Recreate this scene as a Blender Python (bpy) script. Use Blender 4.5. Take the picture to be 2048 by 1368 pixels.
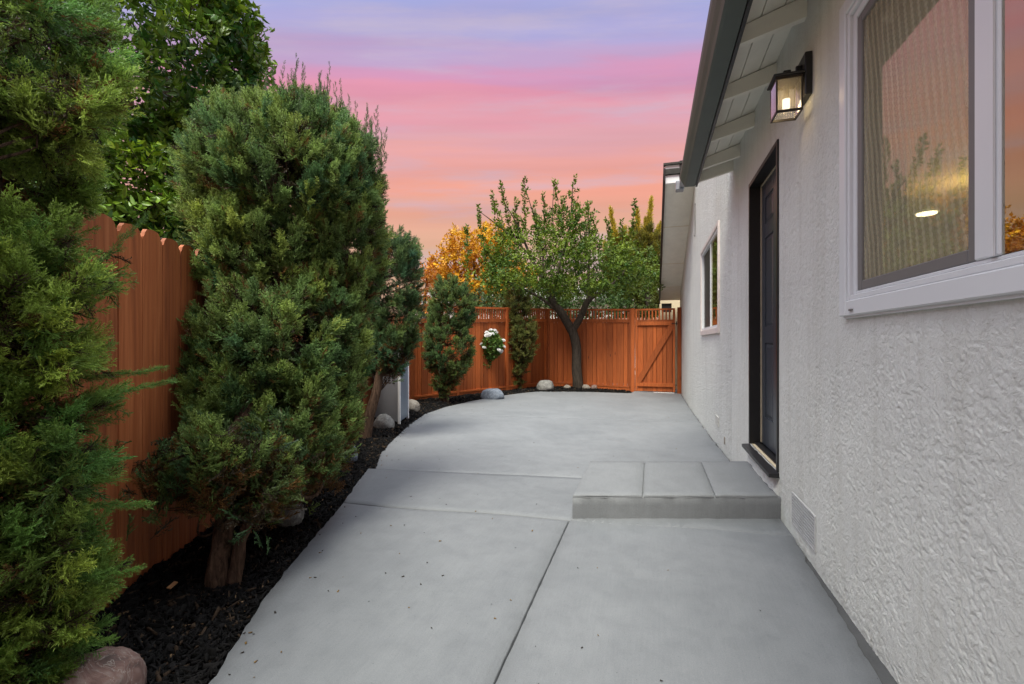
import bpy, math
import numpy as np
from mathutils import Vector, Matrix
R = math.radians
for o in list(bpy.data.objects): bpy.data.objects.remove(o)
sc = bpy.context.scene
C = sc.collection

ZEN = 4.6
# ------------------------------------------------------------------ camera, sky, sun, exposure
YAW = math.atan(278/910)
cam = bpy.data.objects.new('camera', bpy.data.cameras.new('camera')); C.objects.link(cam)
cam.location = (0, 0, 1.1); cam.rotation_euler = (R(90), 0, YAW)
cam.data.lens = 16.0; cam.data.sensor_width = 36; cam.data.clip_start = .02; cam.data.clip_end = 3000
sc.camera = cam

def srgb(r, g, b, a=1):
    f = lambda c: (c/255/12.92) if c/255 <= .04045 else ((c/255+.055)/1.055)**2.4
    return (f(r), f(g), f(b), a)

world = bpy.data.worlds.new('World'); sc.world = world; world.use_nodes = True
nt = world.node_tree; nt.nodes.clear()
N = lambda t, **k: [setattr(n, a, b) for n in [nt.nodes.new(t)] for a, b in k.items()] and None
def wn(t): return nt.nodes.new(t)
tc = wn('ShaderNodeTexCoord'); sep = wn('ShaderNodeSeparateXYZ'); nt.links.new(tc.outputs['Generated'], sep.inputs[0])
def wm(op, a, b=0.0, c=0.0):
    n = wn('ShaderNodeMath'); n.operation = op
    for i, x in enumerate((a, b, c)):
        if hasattr(x, 'is_output'): nt.links.new(x, n.inputs[i])
        else: n.inputs[i].default_value = x
    return n.outputs[0]
ax_, ay_ = -math.sin(YAW*.9), math.cos(YAW*.9)      # sunset azimuth; cloud streets run across it
da = wm('ADD', wm('MULTIPLY', sep.outputs['X'], ax_), wm('MULTIPLY', sep.outputs['Y'], ay_))
db = wm('SUBTRACT', wm('MULTIPLY', sep.outputs['X'], ay_), wm('MULTIPLY', sep.outputs['Y'], ax_))
hh = wm('SQRT', wm('ADD', wm('MULTIPLY', da, da), wm('MULTIPLY', wm('MULTIPLY', db, db), .16)))
elev = wm('ARCTAN2', sep.outputs['Z'], hh)
cmbw = wn('ShaderNodeCombineXYZ'); nt.links.new(da, cmbw.inputs[1]); nt.links.new(db, cmbw.inputs[0]); nt.links.new(elev, cmbw.inputs[2])
mp = wn('ShaderNodeMapping'); mp.inputs['Scale'].default_value = (1.6, 1.6, 15); mp.inputs['Rotation'].default_value = (R(4), R(-3), 0)
nt.links.new(cmbw.outputs[0], mp.inputs[0])
nz = wn('ShaderNodeTexNoise'); nz.inputs['Scale'].default_value = 1.0; nz.inputs['Detail'].default_value = 6; nz.inputs['Roughness'].default_value = .55
nz.inputs['Distortion'].default_value = .3
nt.links.new(mp.outputs[0], nz.inputs['Vector'])
ma = wn('ShaderNodeMath'); ma.operation = 'MULTIPLY_ADD'; ma.inputs[1].default_value = .13; nt.links.new(nz.outputs['Fac'], ma.inputs[0])
nt.links.new(elev, ma.inputs[2])
mr = wn('ShaderNodeMapRange'); mr.inputs['From Min'].default_value = .065; mr.inputs['From Max'].default_value = .065+math.pi/2
nt.links.new(ma.outputs[0], mr.inputs['Value'])
cr = wn('ShaderNodeValToRGB'); cr.color_ramp.interpolation = 'B_SPLINE' if False else 'EASE'
stops = [(-4, (196,162,138)), (8, (203,166,140)), (12, (215,172,145)), (15.5, (228,170,148)), (19, (241,165,145)), (21.5, (233,165,158)),
         (24, (222,166,174)), (26.5, (226,158,172)), (28.8, (222,149,172)), (30.3, (208,150,184)), (32, (188,160,198)), (34.5, (170,166,212)), (38, (160,168,218)), (60, (206,214,220)), (90, (218,225,224))]
el = cr.color_ramp.elements
el[0].position = 0; el[0].color = srgb(*stops[0][1]); el[1].position = 1; el[1].color = srgb(*stops[-1][1])
for d, c in stops[1:-1]:
    e = el.new(d/90); e.color = srgb(*c)
nt.links.new(mr.outputs[0], cr.inputs[0])
# thin brighter / greyer streaks
mp2 = wn('ShaderNodeMapping'); mp2.inputs['Scale'].default_value = (1.3, 1.3, 22); mp2.inputs['Rotation'].default_value = (R(-5), R(4), R(30)); nt.links.new(cmbw.outputs[0], mp2.inputs[0])
nz2 = wn('ShaderNodeTexNoise'); nz2.inputs['Scale'].default_value = 1.0; nz2.inputs['Detail'].default_value = 5; nt.links.new(mp2.outputs[0], nz2.inputs['Vector'])
mr2 = wn('ShaderNodeMapRange'); mr2.inputs['From Min'].default_value = .3; mr2.inputs['From Max'].default_value = .7; mr2.inputs['To Min'].default_value = .93; mr2.inputs['To Max'].default_value = 1.06
nt.links.new(nz2.outputs['Fac'], mr2.inputs['Value'])
mp3w = wn('ShaderNodeMapping'); mp3w.inputs['Location'].default_value = (3.1, 1.7, .6); mp3w.inputs['Scale'].default_value = (1.5, 1.5, 11); mp3w.inputs['Rotation'].default_value = (0, R(5), 0); nt.links.new(cmbw.outputs[0], mp3w.inputs[0])
nz3 = wn('ShaderNodeTexNoise'); nz3.inputs['Scale'].default_value = 1.0; nz3.inputs['Detail'].default_value = 6; nz3.inputs['Roughness'].default_value = .6; nt.links.new(mp3w.outputs[0], nz3.inputs['Vector'])
mr3 = wn('ShaderNodeMapRange'); mr3.interpolation_type = 'SMOOTHSTEP'; mr3.inputs['From Min'].default_value = .46; mr3.inputs['From Max'].default_value = .68; mr3.inputs['To Max'].default_value = .62; nt.links.new(nz3.outputs['Fac'], mr3.inputs['Value'])
mxw = wn('ShaderNodeMix'); mxw.data_type = 'RGBA'; nt.links.new(mr3.outputs[0], mxw.inputs[0]); nt.links.new(cr.outputs[0], mxw.inputs[6]); mxw.inputs[7].default_value = srgb(196, 182, 202)
mulw = wn('ShaderNodeVectorMath'); mulw.operation = 'SCALE'; nt.links.new(mxw.outputs[2], mulw.inputs[0]); nt.links.new(mr2.outputs[0], mulw.inputs['Scale'])
# the sky brightens smoothly towards the zenith, above the sunset bands
gn = wn('ShaderNodeMapRange'); gn.interpolation_type = 'SMOOTHSTEP'; gn.inputs['From Min'].default_value = R(34); gn.inputs['From Max'].default_value = R(84)
gn.inputs['To Min'].default_value = 1.0; gn.inputs['To Max'].default_value = ZEN; nt.links.new(elev, gn.inputs['Value'])
mulz = wn('ShaderNodeVectorMath'); mulz.operation = 'SCALE'; nt.links.new(mulw.outputs[0], mulz.inputs[0]); nt.links.new(gn.outputs[0], mulz.inputs['Scale'])
bg = wn('ShaderNodeBackground'); bg.inputs['Strength'].default_value = 0.437; nt.links.new(mulz.outputs[0], bg.inputs['Color'])
wo = wn('ShaderNodeOutputWorld'); nt.links.new(bg.outputs[0], wo.inputs[0])

sun = bpy.data.objects.new('sun', bpy.data.lights.new('sun', 'SUN')); C.objects.link(sun)
sun.data.energy = 2.6; sun.data.angle = R(26); sun.data.color = (1, .97, .84)
sdir = Vector((-.07, -.50, .86)).normalized()          # towards the sun
sun.rotation_euler = sdir.to_track_quat('Z', 'Y').to_euler()

sc.view_settings.view_transform = 'Standard'; sc.view_settings.look = 'None'; sc.view_settings.gamma = 1
sc.view_settings.exposure = 1.25; sc.view_settings.use_curve_mapping = False
sc.render.engine = 'CYCLES'
sc.cycles.max_bounces = 8; sc.cycles.transparent_max_bounces = 16; sc.cycles.use_denoising = True
sc.cycles.sample_clamp_indirect = 6

# ------------------------------------------------------------------ helpers
rng = np.random.default_rng(7)
_h = np.random.default_rng(99).random(65536)
def vn(x, y, z=0, seed=0):
    x = np.asarray(x, float); y = np.asarray(y, float)+0*x; z = np.asarray(z, float)+0*x
    xi = np.floor(x).astype(np.int64); yi = np.floor(y).astype(np.int64); zi = np.floor(z).astype(np.int64)
    fx = x-xi; fy = y-yi; fz = z-zi
    fx = fx*fx*(3-2*fx); fy = fy*fy*(3-2*fy); fz = fz*fz*(3-2*fz)
    H = lambda a, b, c: _h[((a*73856093) ^ (b*19349663) ^ (c*83492791) ^ (seed*2654435)) & 65535]
    L = lambda a, b, t: a+(b-a)*t
    return L(L(L(H(xi,yi,zi),H(xi+1,yi,zi),fx), L(H(xi,yi+1,zi),H(xi+1,yi+1,zi),fx), fy),
             L(L(H(xi,yi,zi+1),H(xi+1,yi,zi+1),fx), L(H(xi,yi+1,zi+1),H(xi+1,yi+1,zi+1),fx), fy), fz)*2-1
def fbm(x, y, z=0, seed=0, o=4):
    s = 0; a = 1; f = 1
    for i in range(o): s = s+a*vn(np.asarray(x)*f, np.asarray(y)*f, np.asarray(z)*f, seed+i); a *= .5; f *= 2.03
    return s/1.9
def sstep(a, b, x):
    t = np.clip((x-a)/(b-a), 0, 1); return t*t*(3-2*t)

def link(o, parent=None):
    C.objects.link(o)
    if parent is not None:
        o.parent = parent
        o.matrix_parent_inverse = parent.matrix_basis.inverted()
    return o
def mesh_np(name, V, F, mat=None, parent=None, col=None, smooth=False):
    """V (n,3), F (m,k) with one k, or list of such arrays"""
    Fs = F if isinstance(F, list) else [F]
    me = bpy.data.meshes.new(name)
    V = np.asarray(V, np.float32); me.vertices.add(len(V)); me.vertices.foreach_set('co', V.ravel())
    Fs = [np.asarray(f, np.int32) for f in Fs if len(f)]
    lv = np.concatenate([f.ravel() for f in Fs]); tot = np.concatenate([np.full(len(f), f.shape[1], np.int32) for f in Fs])
    me.loops.add(len(lv)); me.loops.foreach_set('vertex_index', lv)
    me.polygons.add(len(tot)); st = np.concatenate([[0], np.cumsum(tot)[:-1]]).astype(np.int32)
    me.polygons.foreach_set('loop_start', st); me.polygons.foreach_set('loop_total', tot)
    if smooth: me.polygons.foreach_set('use_smooth', np.ones(len(tot), bool))
    if col is not None:
        a = me.color_attributes.new('Col', 'FLOAT_COLOR', 'POINT')
        c = np.ones((len(V), 4), np.float32); c[:, :3] = col; a.data.foreach_set('color', c.ravel())
    me.update(calc_edges=True); me.validate()
    if mat: me.materials.append(mat)
    o = bpy.data.objects.new(name, me)
    return link(o, parent)
class MB:
    def __init__(s): s.v = []; s.f = []
    def add(s, vs, fs):
        b = len(s.v); s.v += [tuple(v) for v in vs]; s.f += [tuple(i+b for i in f) for f in fs]
    def box(s, x0, x1, y0, y1, z0, z1, ch=0):
        if ch <= 0:
            s.add([(x0,y0,z0),(x1,y0,z0),(x1,y1,z0),(x0,y1,z0),(x0,y0,z1),(x1,y0,z1),(x1,y1,z1),(x0,y1,z1)],
                  [(0,3,2,1),(4,5,6,7),(0,1,5,4),(1,2,6,5),(2,3,7,6),(3,0,4,7)])
        else:
            import itertools
            vs = []; idx = {}
            for (sx, sy, sz) in itertools.product((0,1),(0,1),(0,1)):
                X = (x0,x1)[sx]; Y = (y0,y1)[sy]; Z = (z0,z1)[sz]; a = ch*(1-2*sx); b = ch*(1-2*sy); c = ch*(1-2*sz)
                idx[sx,sy,sz] = len(vs); vs += [(X,Y+b,Z+c),(X+a,Y,Z+c),(X+a,Y+b,Z)]
            g = lambda sx,sy,sz,k: idx[sx,sy,sz]+k
            fs = []
            fs += [(g(0,0,0,0),g(0,0,1,0),g(0,1,1,0),g(0,1,0,0)), (g(1,0,0,0),g(1,1,0,0),g(1,1,1,0),g(1,0,1,0)),
                   (g(0,0,0,1),g(1,0,0,1),g(1,0,1,1),g(0,0,1,1)), (g(0,1,0,1),g(0,1,1,1),g(1,1,1,1),g(1,1,0,1)),
                   (g(0,0,0,2),g(0,1,0,2),g(1,1,0,2),g(1,0,0,2)), (g(0,0,1,2),g(1,0,1,2),g(1,1,1,2),g(0,1,1,2))]
            for a_ in (0,1):
                for b_ in (0,1):
                    fs += [(g(a_,b_,0,0),g(a_,b_,0,1),g(a_,b_,1,1),g(a_,b_,1,0)), (g(a_,0,b_,0),g(a_,1,b_,0),g(a_,1,b_,2),g(a_,0,b_,2)),
                           (g(0,a_,b_,1),g(1,a_,b_,1),g(1,a_,b_,2),g(0,a_,b_,2))]
            for k in itertools.product((0,1),(0,1),(0,1)): fs.append(tuple(idx[k]+i for i in range(3)))
            s.add(vs, fs)
        return s
    def prism(s, poly, ax, a, b):
        """poly of 2d points extruded along axis ax (0,1,2) from a to b"""
        n = len(poly)
        def P(p, t):
            q = list(p); q.insert(ax, t); return tuple(q)
        vs = [P(p, a) for p in poly]+[P(p, b) for p in poly]
        fs = [tuple(range(n)), tuple(range(2*n-1, n-1, -1))]+[(i, (i+1) % n, n+(i+1) % n, n+i) for i in range(n)]
        s.add(vs, fs); return s
    def build(s, name, mat, parent=None, smooth=False, M=None):
        me = bpy.data.meshes.new(name)
        V = s.v if M is None else [tuple(M @ Vector(v)) for v in s.v]
        me.from_pydata(V, [], s.f); me.update()
        import bmesh
        bm = bmesh.new(); bm.from_mesh(me); bmesh.ops.recalc_face_normals(bm, faces=bm.faces); bm.to_mesh(me); bm.free()
        if smooth:
            for p in me.polygons: p.use_smooth = True
        if mat: me.materials.append(mat)
        return link(bpy.data.objects.new(name, me), parent)
def empty(name, loc=(0,0,0), rz=0):
    o = bpy.data.objects.new(name, None); o.location = loc; o.rotation_euler = (0, 0, rz); o.empty_display_size = .1
    return link(o)
def tag(o, label=None, cat=None, group=None, kind=None):
    if label: o['label'] = label
    if cat: o['category'] = cat
    if group: o['group'] = group
    if kind: o['kind'] = kind
    return o

def tube(pts, rad, n=8, rough=0, seed=0, sub=4):
    """smooth tube mesh arrays along pts with radii; bark lumps"""
    P = np.array(pts, float); r = np.array(rad, float)
    t = np.arange(len(P)); tt = np.linspace(0, len(P)-1, (len(P)-1)*sub+1)
    def cr_(A):
        out = []
        for q in tt:
            i = min(int(q), len(P)-2); f = q-i
            p0 = A[max(i-1, 0)]; p1 = A[i]; p2 = A[i+1]; p3 = A[min(i+2, len(P)-1)]
            out.append(.5*((2*p1)+(-p0+p2)*f+(2*p0-5*p1+4*p2-p3)*f*f+(-p0+3*p1-3*p2+p3)*f**3))
        return np.array(out)
    P = cr_(P); r = np.interp(tt, t, r)
    T = np.gradient(P, axis=0); T /= np.linalg.norm(T, axis=1)[:, None]+1e-9
    up = np.array([.3, .9, .1]); V = []
    for i in range(len(P)):
        a = np.cross(T[i], up); a /= np.linalg.norm(a); b = np.cross(T[i], a)
        an = np.arange(n)/n*2*np.pi
        rr = r[i]*(1+rough*(.7*vn(np.cos(an)*2.2+5, np.sin(an)*2.2+9, i*.35, seed)+.5*np.sin(an*3+seed+i*.15)*.5))
        V.append(P[i]+(np.cos(an)*rr)[:, None]*a+(np.sin(an)*rr)[:, None]*b)
    V = np.concatenate(V); m = len(P)
    i, j = np.meshgrid(np.arange(m-1), np.arange(n), indexing='ij'); i = i.ravel(); j = j.ravel(); k = (j+1) % n
    F = np.stack([i*n+j, i*n+k, (i+1)*n+k, (i+1)*n+j], 1)
    V = np.vstack([V, P[-1:]]); tip = len(V)-1
    j = np.arange(n); F = np.vstack([F, np.stack([(m-1)*n+j, (m-1)*n+(j+1) % n, np.full(n, tip), np.full(n, tip)], 1)])
    Q = F[:-n]; Tt = F[-n:, :3]
    return V, Q, Tt
def tubes(name, L, mat, parent=None, **k):
    Vs = []; Qs = []; Ts = []; b = 0
    for i, (p, r, *o) in enumerate(L):
        V, Q, T_ = tube(p, r, seed=i, **(o[0] if o else {}), **k)
        Vs.append(V); Qs.append(Q+b); Ts.append(T_+b); b += len(V)
    return mesh_np(name, np.vstack(Vs), [np.vstack(Qs), np.vstack(Ts)], mat, parent, smooth=True)

# ------------------------------------------------------------------ materials
class Mat:
    def __init__(s, name, rough=.7, spec=.3, metal=0):
        s.m = bpy.data.materials.new(name); s.m.use_nodes = True; s.t = s.m.node_tree
        s.b = s.t.nodes['Principled BSDF']; s.b.inputs['Roughness'].default_value = rough
        s.b.inputs['Specular IOR Level'].default_value = spec; s.b.inputs['Metallic'].default_value = metal
    def n(s, t, **k):
        n = s.t.nodes.new(t)
        for a, b in k.items():
            if hasattr(n, a) and a not in ('Scale',): setattr(n, a, b)
            else: n.inputs[a].default_value = b
        return n
    def l(s, a, b): s.t.links.new(a, b)
    def coord(s, kind='Object', scale=(1,1,1), rot=(0,0,0)):
        tcn = s.n('ShaderNodeTexCoord'); m = s.n('ShaderNodeMapping'); m.inputs['Scale'].default_value = scale; m.inputs['Rotation'].default_value = rot
        s.l(tcn.outputs[kind], m.inputs[0]); return m.outputs[0]
    def noise(s, vec, scale, detail=4, rough=.5, dist=0):
        n = s.n('ShaderNodeTexNoise'); n.inputs['Scale'].default_value = scale; n.inputs['Detail'].default_value = detail
        n.inputs['Roughness'].default_value = rough; n.inputs['Distortion'].default_value = dist; s.l(vec, n.inputs['Vector']); return n.outputs['Fac']
    def ramp(s, fac, stops):
        r = s.n('ShaderNodeValToRGB'); e = r.color_ramp.elements
        e[0].position, e[0].color = stops[0][0], (*stops[0][1], 1); e[1].position, e[1].color = stops[-1][0], (*stops[-1][1], 1)
        for p, c in stops[1:-1]: q = e.new(p); q.color = (*c, 1)
        s.l(fac, r.inputs[0]); return r.outputs[0]
    def mix(s, fac, a, b, mode='MIX'):
        m = s.n('ShaderNodeMix'); m.data_type = 'RGBA'; m.blend_type = mode
        for i, x in ((0, fac), (6, a), (7, b)):
            if hasattr(x, 'is_output'): s.l(x, m.inputs[i])
            else: m.inputs[i].default_value = x if i == 0 else (*x, 1)[:4]
        return m.outputs[2]
    def math(s, op, a, b=0, c=0):
        m = s.n('ShaderNodeMath'); m.operation = op
        for i, x in enumerate((a, b, c)):
            if hasattr(x, 'is_output'): s.l(x, m.inputs[i])
            else: m.inputs[i].default_value = x
        return m.outputs[0]
    def color(s, c):
        if hasattr(c, 'is_output'): s.l(c, s.b.inputs['Base Color'])
        else: s.b.inputs['Base Color'].default_value = (*c, 1)
        return s
    def bump(s, h, strength=.5, dist=.01):
        b = s.n('ShaderNodeBump'); b.inputs['Strength'].default_value = strength; b.inputs['Distance'].default_value = dist
        s.l(h, b.inputs['Height']); s.l(b.outputs[0], s.b.inputs['Normal']); return s
    def rnd(s): return s.n('ShaderNodeObjectInfo').outputs['Random']

def simple(name, col, rough=.6, spec=.3, metal=0, var=.12, bump=.15, scale=20):
    m = Mat(name, rough, spec, metal); v = m.coord()
    f = m.noise(v, scale, 5, .6)
    m.color(m.ramp(f, [(.3, tuple(c*(1-var) for c in col)), (.7, tuple(c*(1+var) for c in col))]))
    if bump: m.bump(m.noise(v, scale*6, 3), bump, .002)
    return m.m

# stucco: painted, hand-troweled relief
def stucco(name, geo_near):
    m = Mat(name, .8, .2); v = m.coord()
    big = m.noise(v, 1.3, 4, .55); f = m.noise(v, 130, 5, .7); mid = m.noise(v, 28, 4, .6, .6)
    base = m.ramp(big, [(.3, (.62, .625, .595)), (.55, (.67, .675, .64)), (.8, (.71, .715, .685))])
    sv = m.coord(scale=(1, 7, .5)); streak = m.noise(sv, 2.2, 5, .6)
    st = m.ramp(streak, [(.36, (.87, .86, .84)), (.5, (1, 1, 1))])
    base = m.mix(.55, base, st, 'MULTIPLY')
    pit = m.ramp(m.noise(v, 120, 4, .7), [(.30, (.62, .60, .57)), (.42, (1, 1, 1))])
    base = m.mix(.5, base, pit, 'MULTIPLY')
    m.color(base)
    h = m.math('ADD', m.math('MULTIPLY', m.ramp(mid, [(.42, (0,0,0)), (.58, (1,1,1))]), 1 if not geo_near else .25), m.math('MULTIPLY', f, .6 if not geo_near else .45))
    m.bump(h, 1.0, .006)
    return m.m
M_st_near = stucco('stucco_near', True); M_st = stucco('stucco', False)

def concrete(name, lo, hi, warm=0):
    m = Mat(name, .72, .35); v = m.coord()
    a = m.noise(v, 1.1, 6, .6, .4); b = m.noise(v, 7, 5, .65); sp = m.noise(v, 170, 2, .5)
    k = m.math('ADD', m.math('MULTIPLY', a, .65), m.math('MULTIPLY', b, .35))
    c = m.ramp(k, [(.28, lo), (.72, hi)])
    sv = m.coord(scale=(14, 1.1, 1), rot=(0, 0, R(6))); br = m.noise(sv, 7, 5, .6)
    c = m.mix(.35, c, m.ramp(br, [(.35, (.90, .90, .90)), (.65, (1.07, 1.07, 1.07))]), 'MULTIPLY')
    c = m.mix(1, c, m.ramp(sp, [(.25, (.35, .33, .3)), (.285, (1, 1, 1))]), 'MULTIPLY')
    c = m.mix(1, c, m.ramp(m.noise(v, 240, 3, .7), [(.3, (.86, .86, .87)), (.7, (1.12, 1.12, 1.11))]), 'MULTIPLY')
    c = m.mix(1, c, m.ramp(m.noise(v, 14, 6, .75, .8), [(.28, (.93, .93, .93)), (.5, (1, 1, 1)), (.75, (1.03, 1.03, 1.03))]), 'MULTIPLY')
    wt = m.ramp(m.noise(v, 2.6, 5, .7, 1.2), [(.60, (1, 1, 1)), (.75, (1.05, 1.045, 1.04))])
    c = m.mix(1, c, wt, 'MULTIPLY')
    m.color(c)
    m.l(m.ramp(b, [(.3, (.6,.6,.6)), (.7, (.8,.8,.8))]), m.b.inputs['Roughness'])
    m.bump(m.math('ADD', m.noise(v, 90, 4, .7), m.math('MULTIPLY', br, .6)), .35, .003)
    return m.m
M_conc = concrete('painted_concrete', (.116, .124, .134), (.168, .176, .187))
M_conc_far = concrete('painted_concrete_far', (.130, .138, .148), (.190, .198, .209))
M_step = concrete('step_concrete', (.138, .146, .154), (.184, .192, .202))
M_mortar = concrete('damp_mortar', (.045, .046, .048), (.11, .112, .115))

def wood(name, c0, c1, c2, gs=1.0, dark=.5):
    m = Mat(name, .62, .3); r = m.rnd(); tcn = m.n('ShaderNodeTexCoord')
    add = m.n('ShaderNodeVectorMath'); add.operation = 'ADD'; cmb = m.n('ShaderNodeCombineXYZ')
    m.l(m.math('MULTIPLY', r, 37.0), cmb.inputs[0]); m.l(m.math('MULTIPLY', r, 91.0), cmb.inputs[2])
    m.l(tcn.outputs['Object'], add.inputs[0]); m.l(cmb.outputs[0], add.inputs[1])
    mp_ = m.n('ShaderNodeMapping'); mp_.inputs['Scale'].default_value = (22*gs, 22*gs, 1.1*gs); m.l(add.outputs[0], mp_.inputs[0])
    mp3 = m.n('ShaderNodeMapping'); mp3.inputs['Scale'].default_value = (5, 5, .9); m.l(add.outputs[0], mp3.inputs[0])
    warp = m.noise(mp3.outputs[0], 1.4, 3, .5)
    g1 = m.noise(mp_.outputs[0], 2.2, 5, .62, 1.3)
    w = m.n('ShaderNodeTexWave'); w.wave_type = 'BANDS'; w.bands_direction = 'X'; w.inputs['Scale'].default_value = 5.5; w.inputs['Distortion'].default_value = 9; w.inputs['Detail'].default_value = 2.5
    w.inputs['Detail Scale'].default_value = .8
    mp4 = m.n('ShaderNodeMapping'); mp4.inputs['Scale'].default_value = (2.2, 2.2, .16); m.l(add.outputs[0], mp4.inputs[0]); m.l(mp4.outputs[0], w.inputs['Vector'])
    c = m.ramp(g1, [(.28, c0), (.5, c1), (.75, c2)])
    c = m.mix(dark, c, m.ramp(w.outputs['Fac'], [(.0, (.55, .5, .45)), (.35, (1, 1, 1)), (1, (1.06, 1.06, 1.06))]), 'MULTIPLY')
    kn = m.n('ShaderNodeTexVoronoi'); kn.feature = 'F1'; mp5 = m.n('ShaderNodeMapping'); mp5.inputs['Scale'].default_value = (5, 5, 1.6); m.l(add.outputs[0], mp5.inputs[0]); m.l(mp5.outputs[0], kn.inputs['Vector'])
    kn.inputs['Scale'].default_value = 1.0
    c = m.mix(1, c, m.ramp(kn.outputs['Distance'], [(.04, (.35, .28, .25)), (.09, (1, 1, 1))]), 'MULTIPLY')
    tone = m.ramp(r, [(0, (.66, .64, .64)), (.5, (.98, .97, .96)), (1, (1.2, 1.16, 1.12))])
    c = m.mix(1, c, tone, 'MULTIPLY'); c = m.mix(.4, c, m.ramp(warp, [(.3, (.8, .8, .8)), (.7, (1.15, 1.15, 1.15))]), 'MULTIPLY')
    m.color(c); m.bump(m.math('ADD', g1, m.math('MULTIPLY', w.outputs['Fac'], .7)), .35, .003)
    return m.m
M_wood = wood('stained_redwood', (.27, .062, .015), (.38, .095, .022), (.46, .125, .032), gs=.6, dark=.4)
M_woodn = wood('weathered_stained_board', (.20, .058, .023), (.33, .100, .035), (.43, .150, .058), gs=.33, dark=.28)
M_white = simple('white_vinyl', (.70, .72, .74), .35, .5, var=.02, bump=.03, scale=3)
M_soff = simple('soffit_paint', (.78, .76, .68), .6, .3, var=.05, bump=.2, scale=6)
M_black = simple('black_paint', (.012, .012, .013), .4, .5, var=.1, bump=.05)
M_door = simple('charcoal_door_paint', (.050, .058, .072), .30, .5, var=.06, bump=.06, scale=4)
M_gut = simple('dark_green_gutter', (.085, .105, .095), .5, .3, var=.1, bump=.05, scale=3)
M_cream = simple('cream_paint', (.62, .52, .36), .7, .3, var=.04)
M_screenf = simple('screen_frame_grey', (.17, .165, .16), .5, .4, var=.03, bump=.03)
M_weather = simple('weatherstrip_tan', (.45, .38, .28), .6)
M_roof = simple('roof_shingle', (.05, .048, .045), .9, .1, var=.4, bump=.6, scale=9)
M_ground = simple('bare_ground', (.16, .13, .10), .95, .1, var=.3, bump=.6, scale=2)
M_metal = simple('grey_cabinet_metal', (.20, .21, .235), .42, .5, var=.04, bump=.04)
M_metal2 = simple('bluish_cabinet_metal', (.12, .155, .20), .35, .5, var=.12, bump=.04, scale=4)
M_edge = simple('bare_aluminium_edge', (.72, .72, .72), .4, .5, var=.03)
M_hinge = simple('black_iron', (.015, .015, .015), .5, .5)
M_room = simple('room_paint', (.62, .50, .26), .8, .2, var=.05, bump=0, scale=2)
M_cab = simple('kitchen_cabinet_wood', (.30, .19, .07), .5, .4, var=.2, scale=4)
M_floor = simple('room_floor', (.25, .16, .09), .5, .4)
M_house2 = simple('white_house_paint', (.78, .76, .72), .8, .2, var=.03)

def bark(name, a, b, sz=14):
    m = Mat(name, .9, .1); v = m.coord(scale=(3.2, 3.2, .55)); f = m.noise(v, sz, 6, .7, .8)
    m.color(m.ramp(f, [(.32, a), (.68, b)])); m.bump(f, 1.0, .012); return m.m
M_bark = bark('juniper_bark', (.022, .014, .010), (.15, .092, .062), 18)
M_bark2 = bark('plum_bark', (.020, .017, .014), (.10, .08, .062), 12)

def foliage(name, rough=.55, transl=.25, spec=.3, hue_noise=.15):
    m = Mat(name, rough, spec); at = m.n('ShaderNodeAttribute', attribute_name='Col')
    v = m.coord(); f = m.noise(v, 3.5, 3, .6)
    c = m.mix(1, at.outputs['Color'], m.ramp(f, [(.3, (1-hue_noise, 1-hue_noise*.7, 1-hue_noise*.2)), (.7, (1+hue_noise, 1+hue_noise*.8, 1))]), 'MULTIPLY')
    m.color(c)
    tr = m.n('ShaderNodeBsdfTranslucent'); m.l(c, tr.inputs['Color']); mx = m.n('ShaderNodeMixShader'); mx.inputs[0].default_value = transl
    out = [n for n in m.t.nodes if n.type == 'OUTPUT_MATERIAL'][0]
    m.l(m.b.outputs[0], mx.inputs[1]); m.l(tr.outputs[0], mx.inputs[2]); m.l(mx.outputs[0], out.inputs[0])
    return m.m
M_jun = foliage('juniper_foliage', .5, .40, .35)
M_leaf = foliage('glossy_leaf', .36, .16, .4, .2)
M_leaf2 = foliage('soft_leaf', .5, .28, .3, .2)
M_petal = foliage('white_petal', .6, .35, .2, .02)
M_chip = foliage('dyed_black_bark', .8, 0.0, .12, .1)

def rockmat(name, a, b, c, sc_=9, vein=(.7, .7, .68)):
    m = Mat(name, .75, .3); v = m.coord(); f = m.noise(v, sc_, 7, .65, 1.4); g = m.noise(v, sc_*.8, 4, .6, 3.0)
    col = m.ramp(f, [(.3, a), (.5, b), (.72, c)])
    col = m.mix(m.ramp(g, [(.485, (0,0,0)), (.5, (.8,.8,.8)), (.515, (0,0,0))]), col, vein)
    m.color(col); m.bump(f, .9, .01); return m.m

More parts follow.
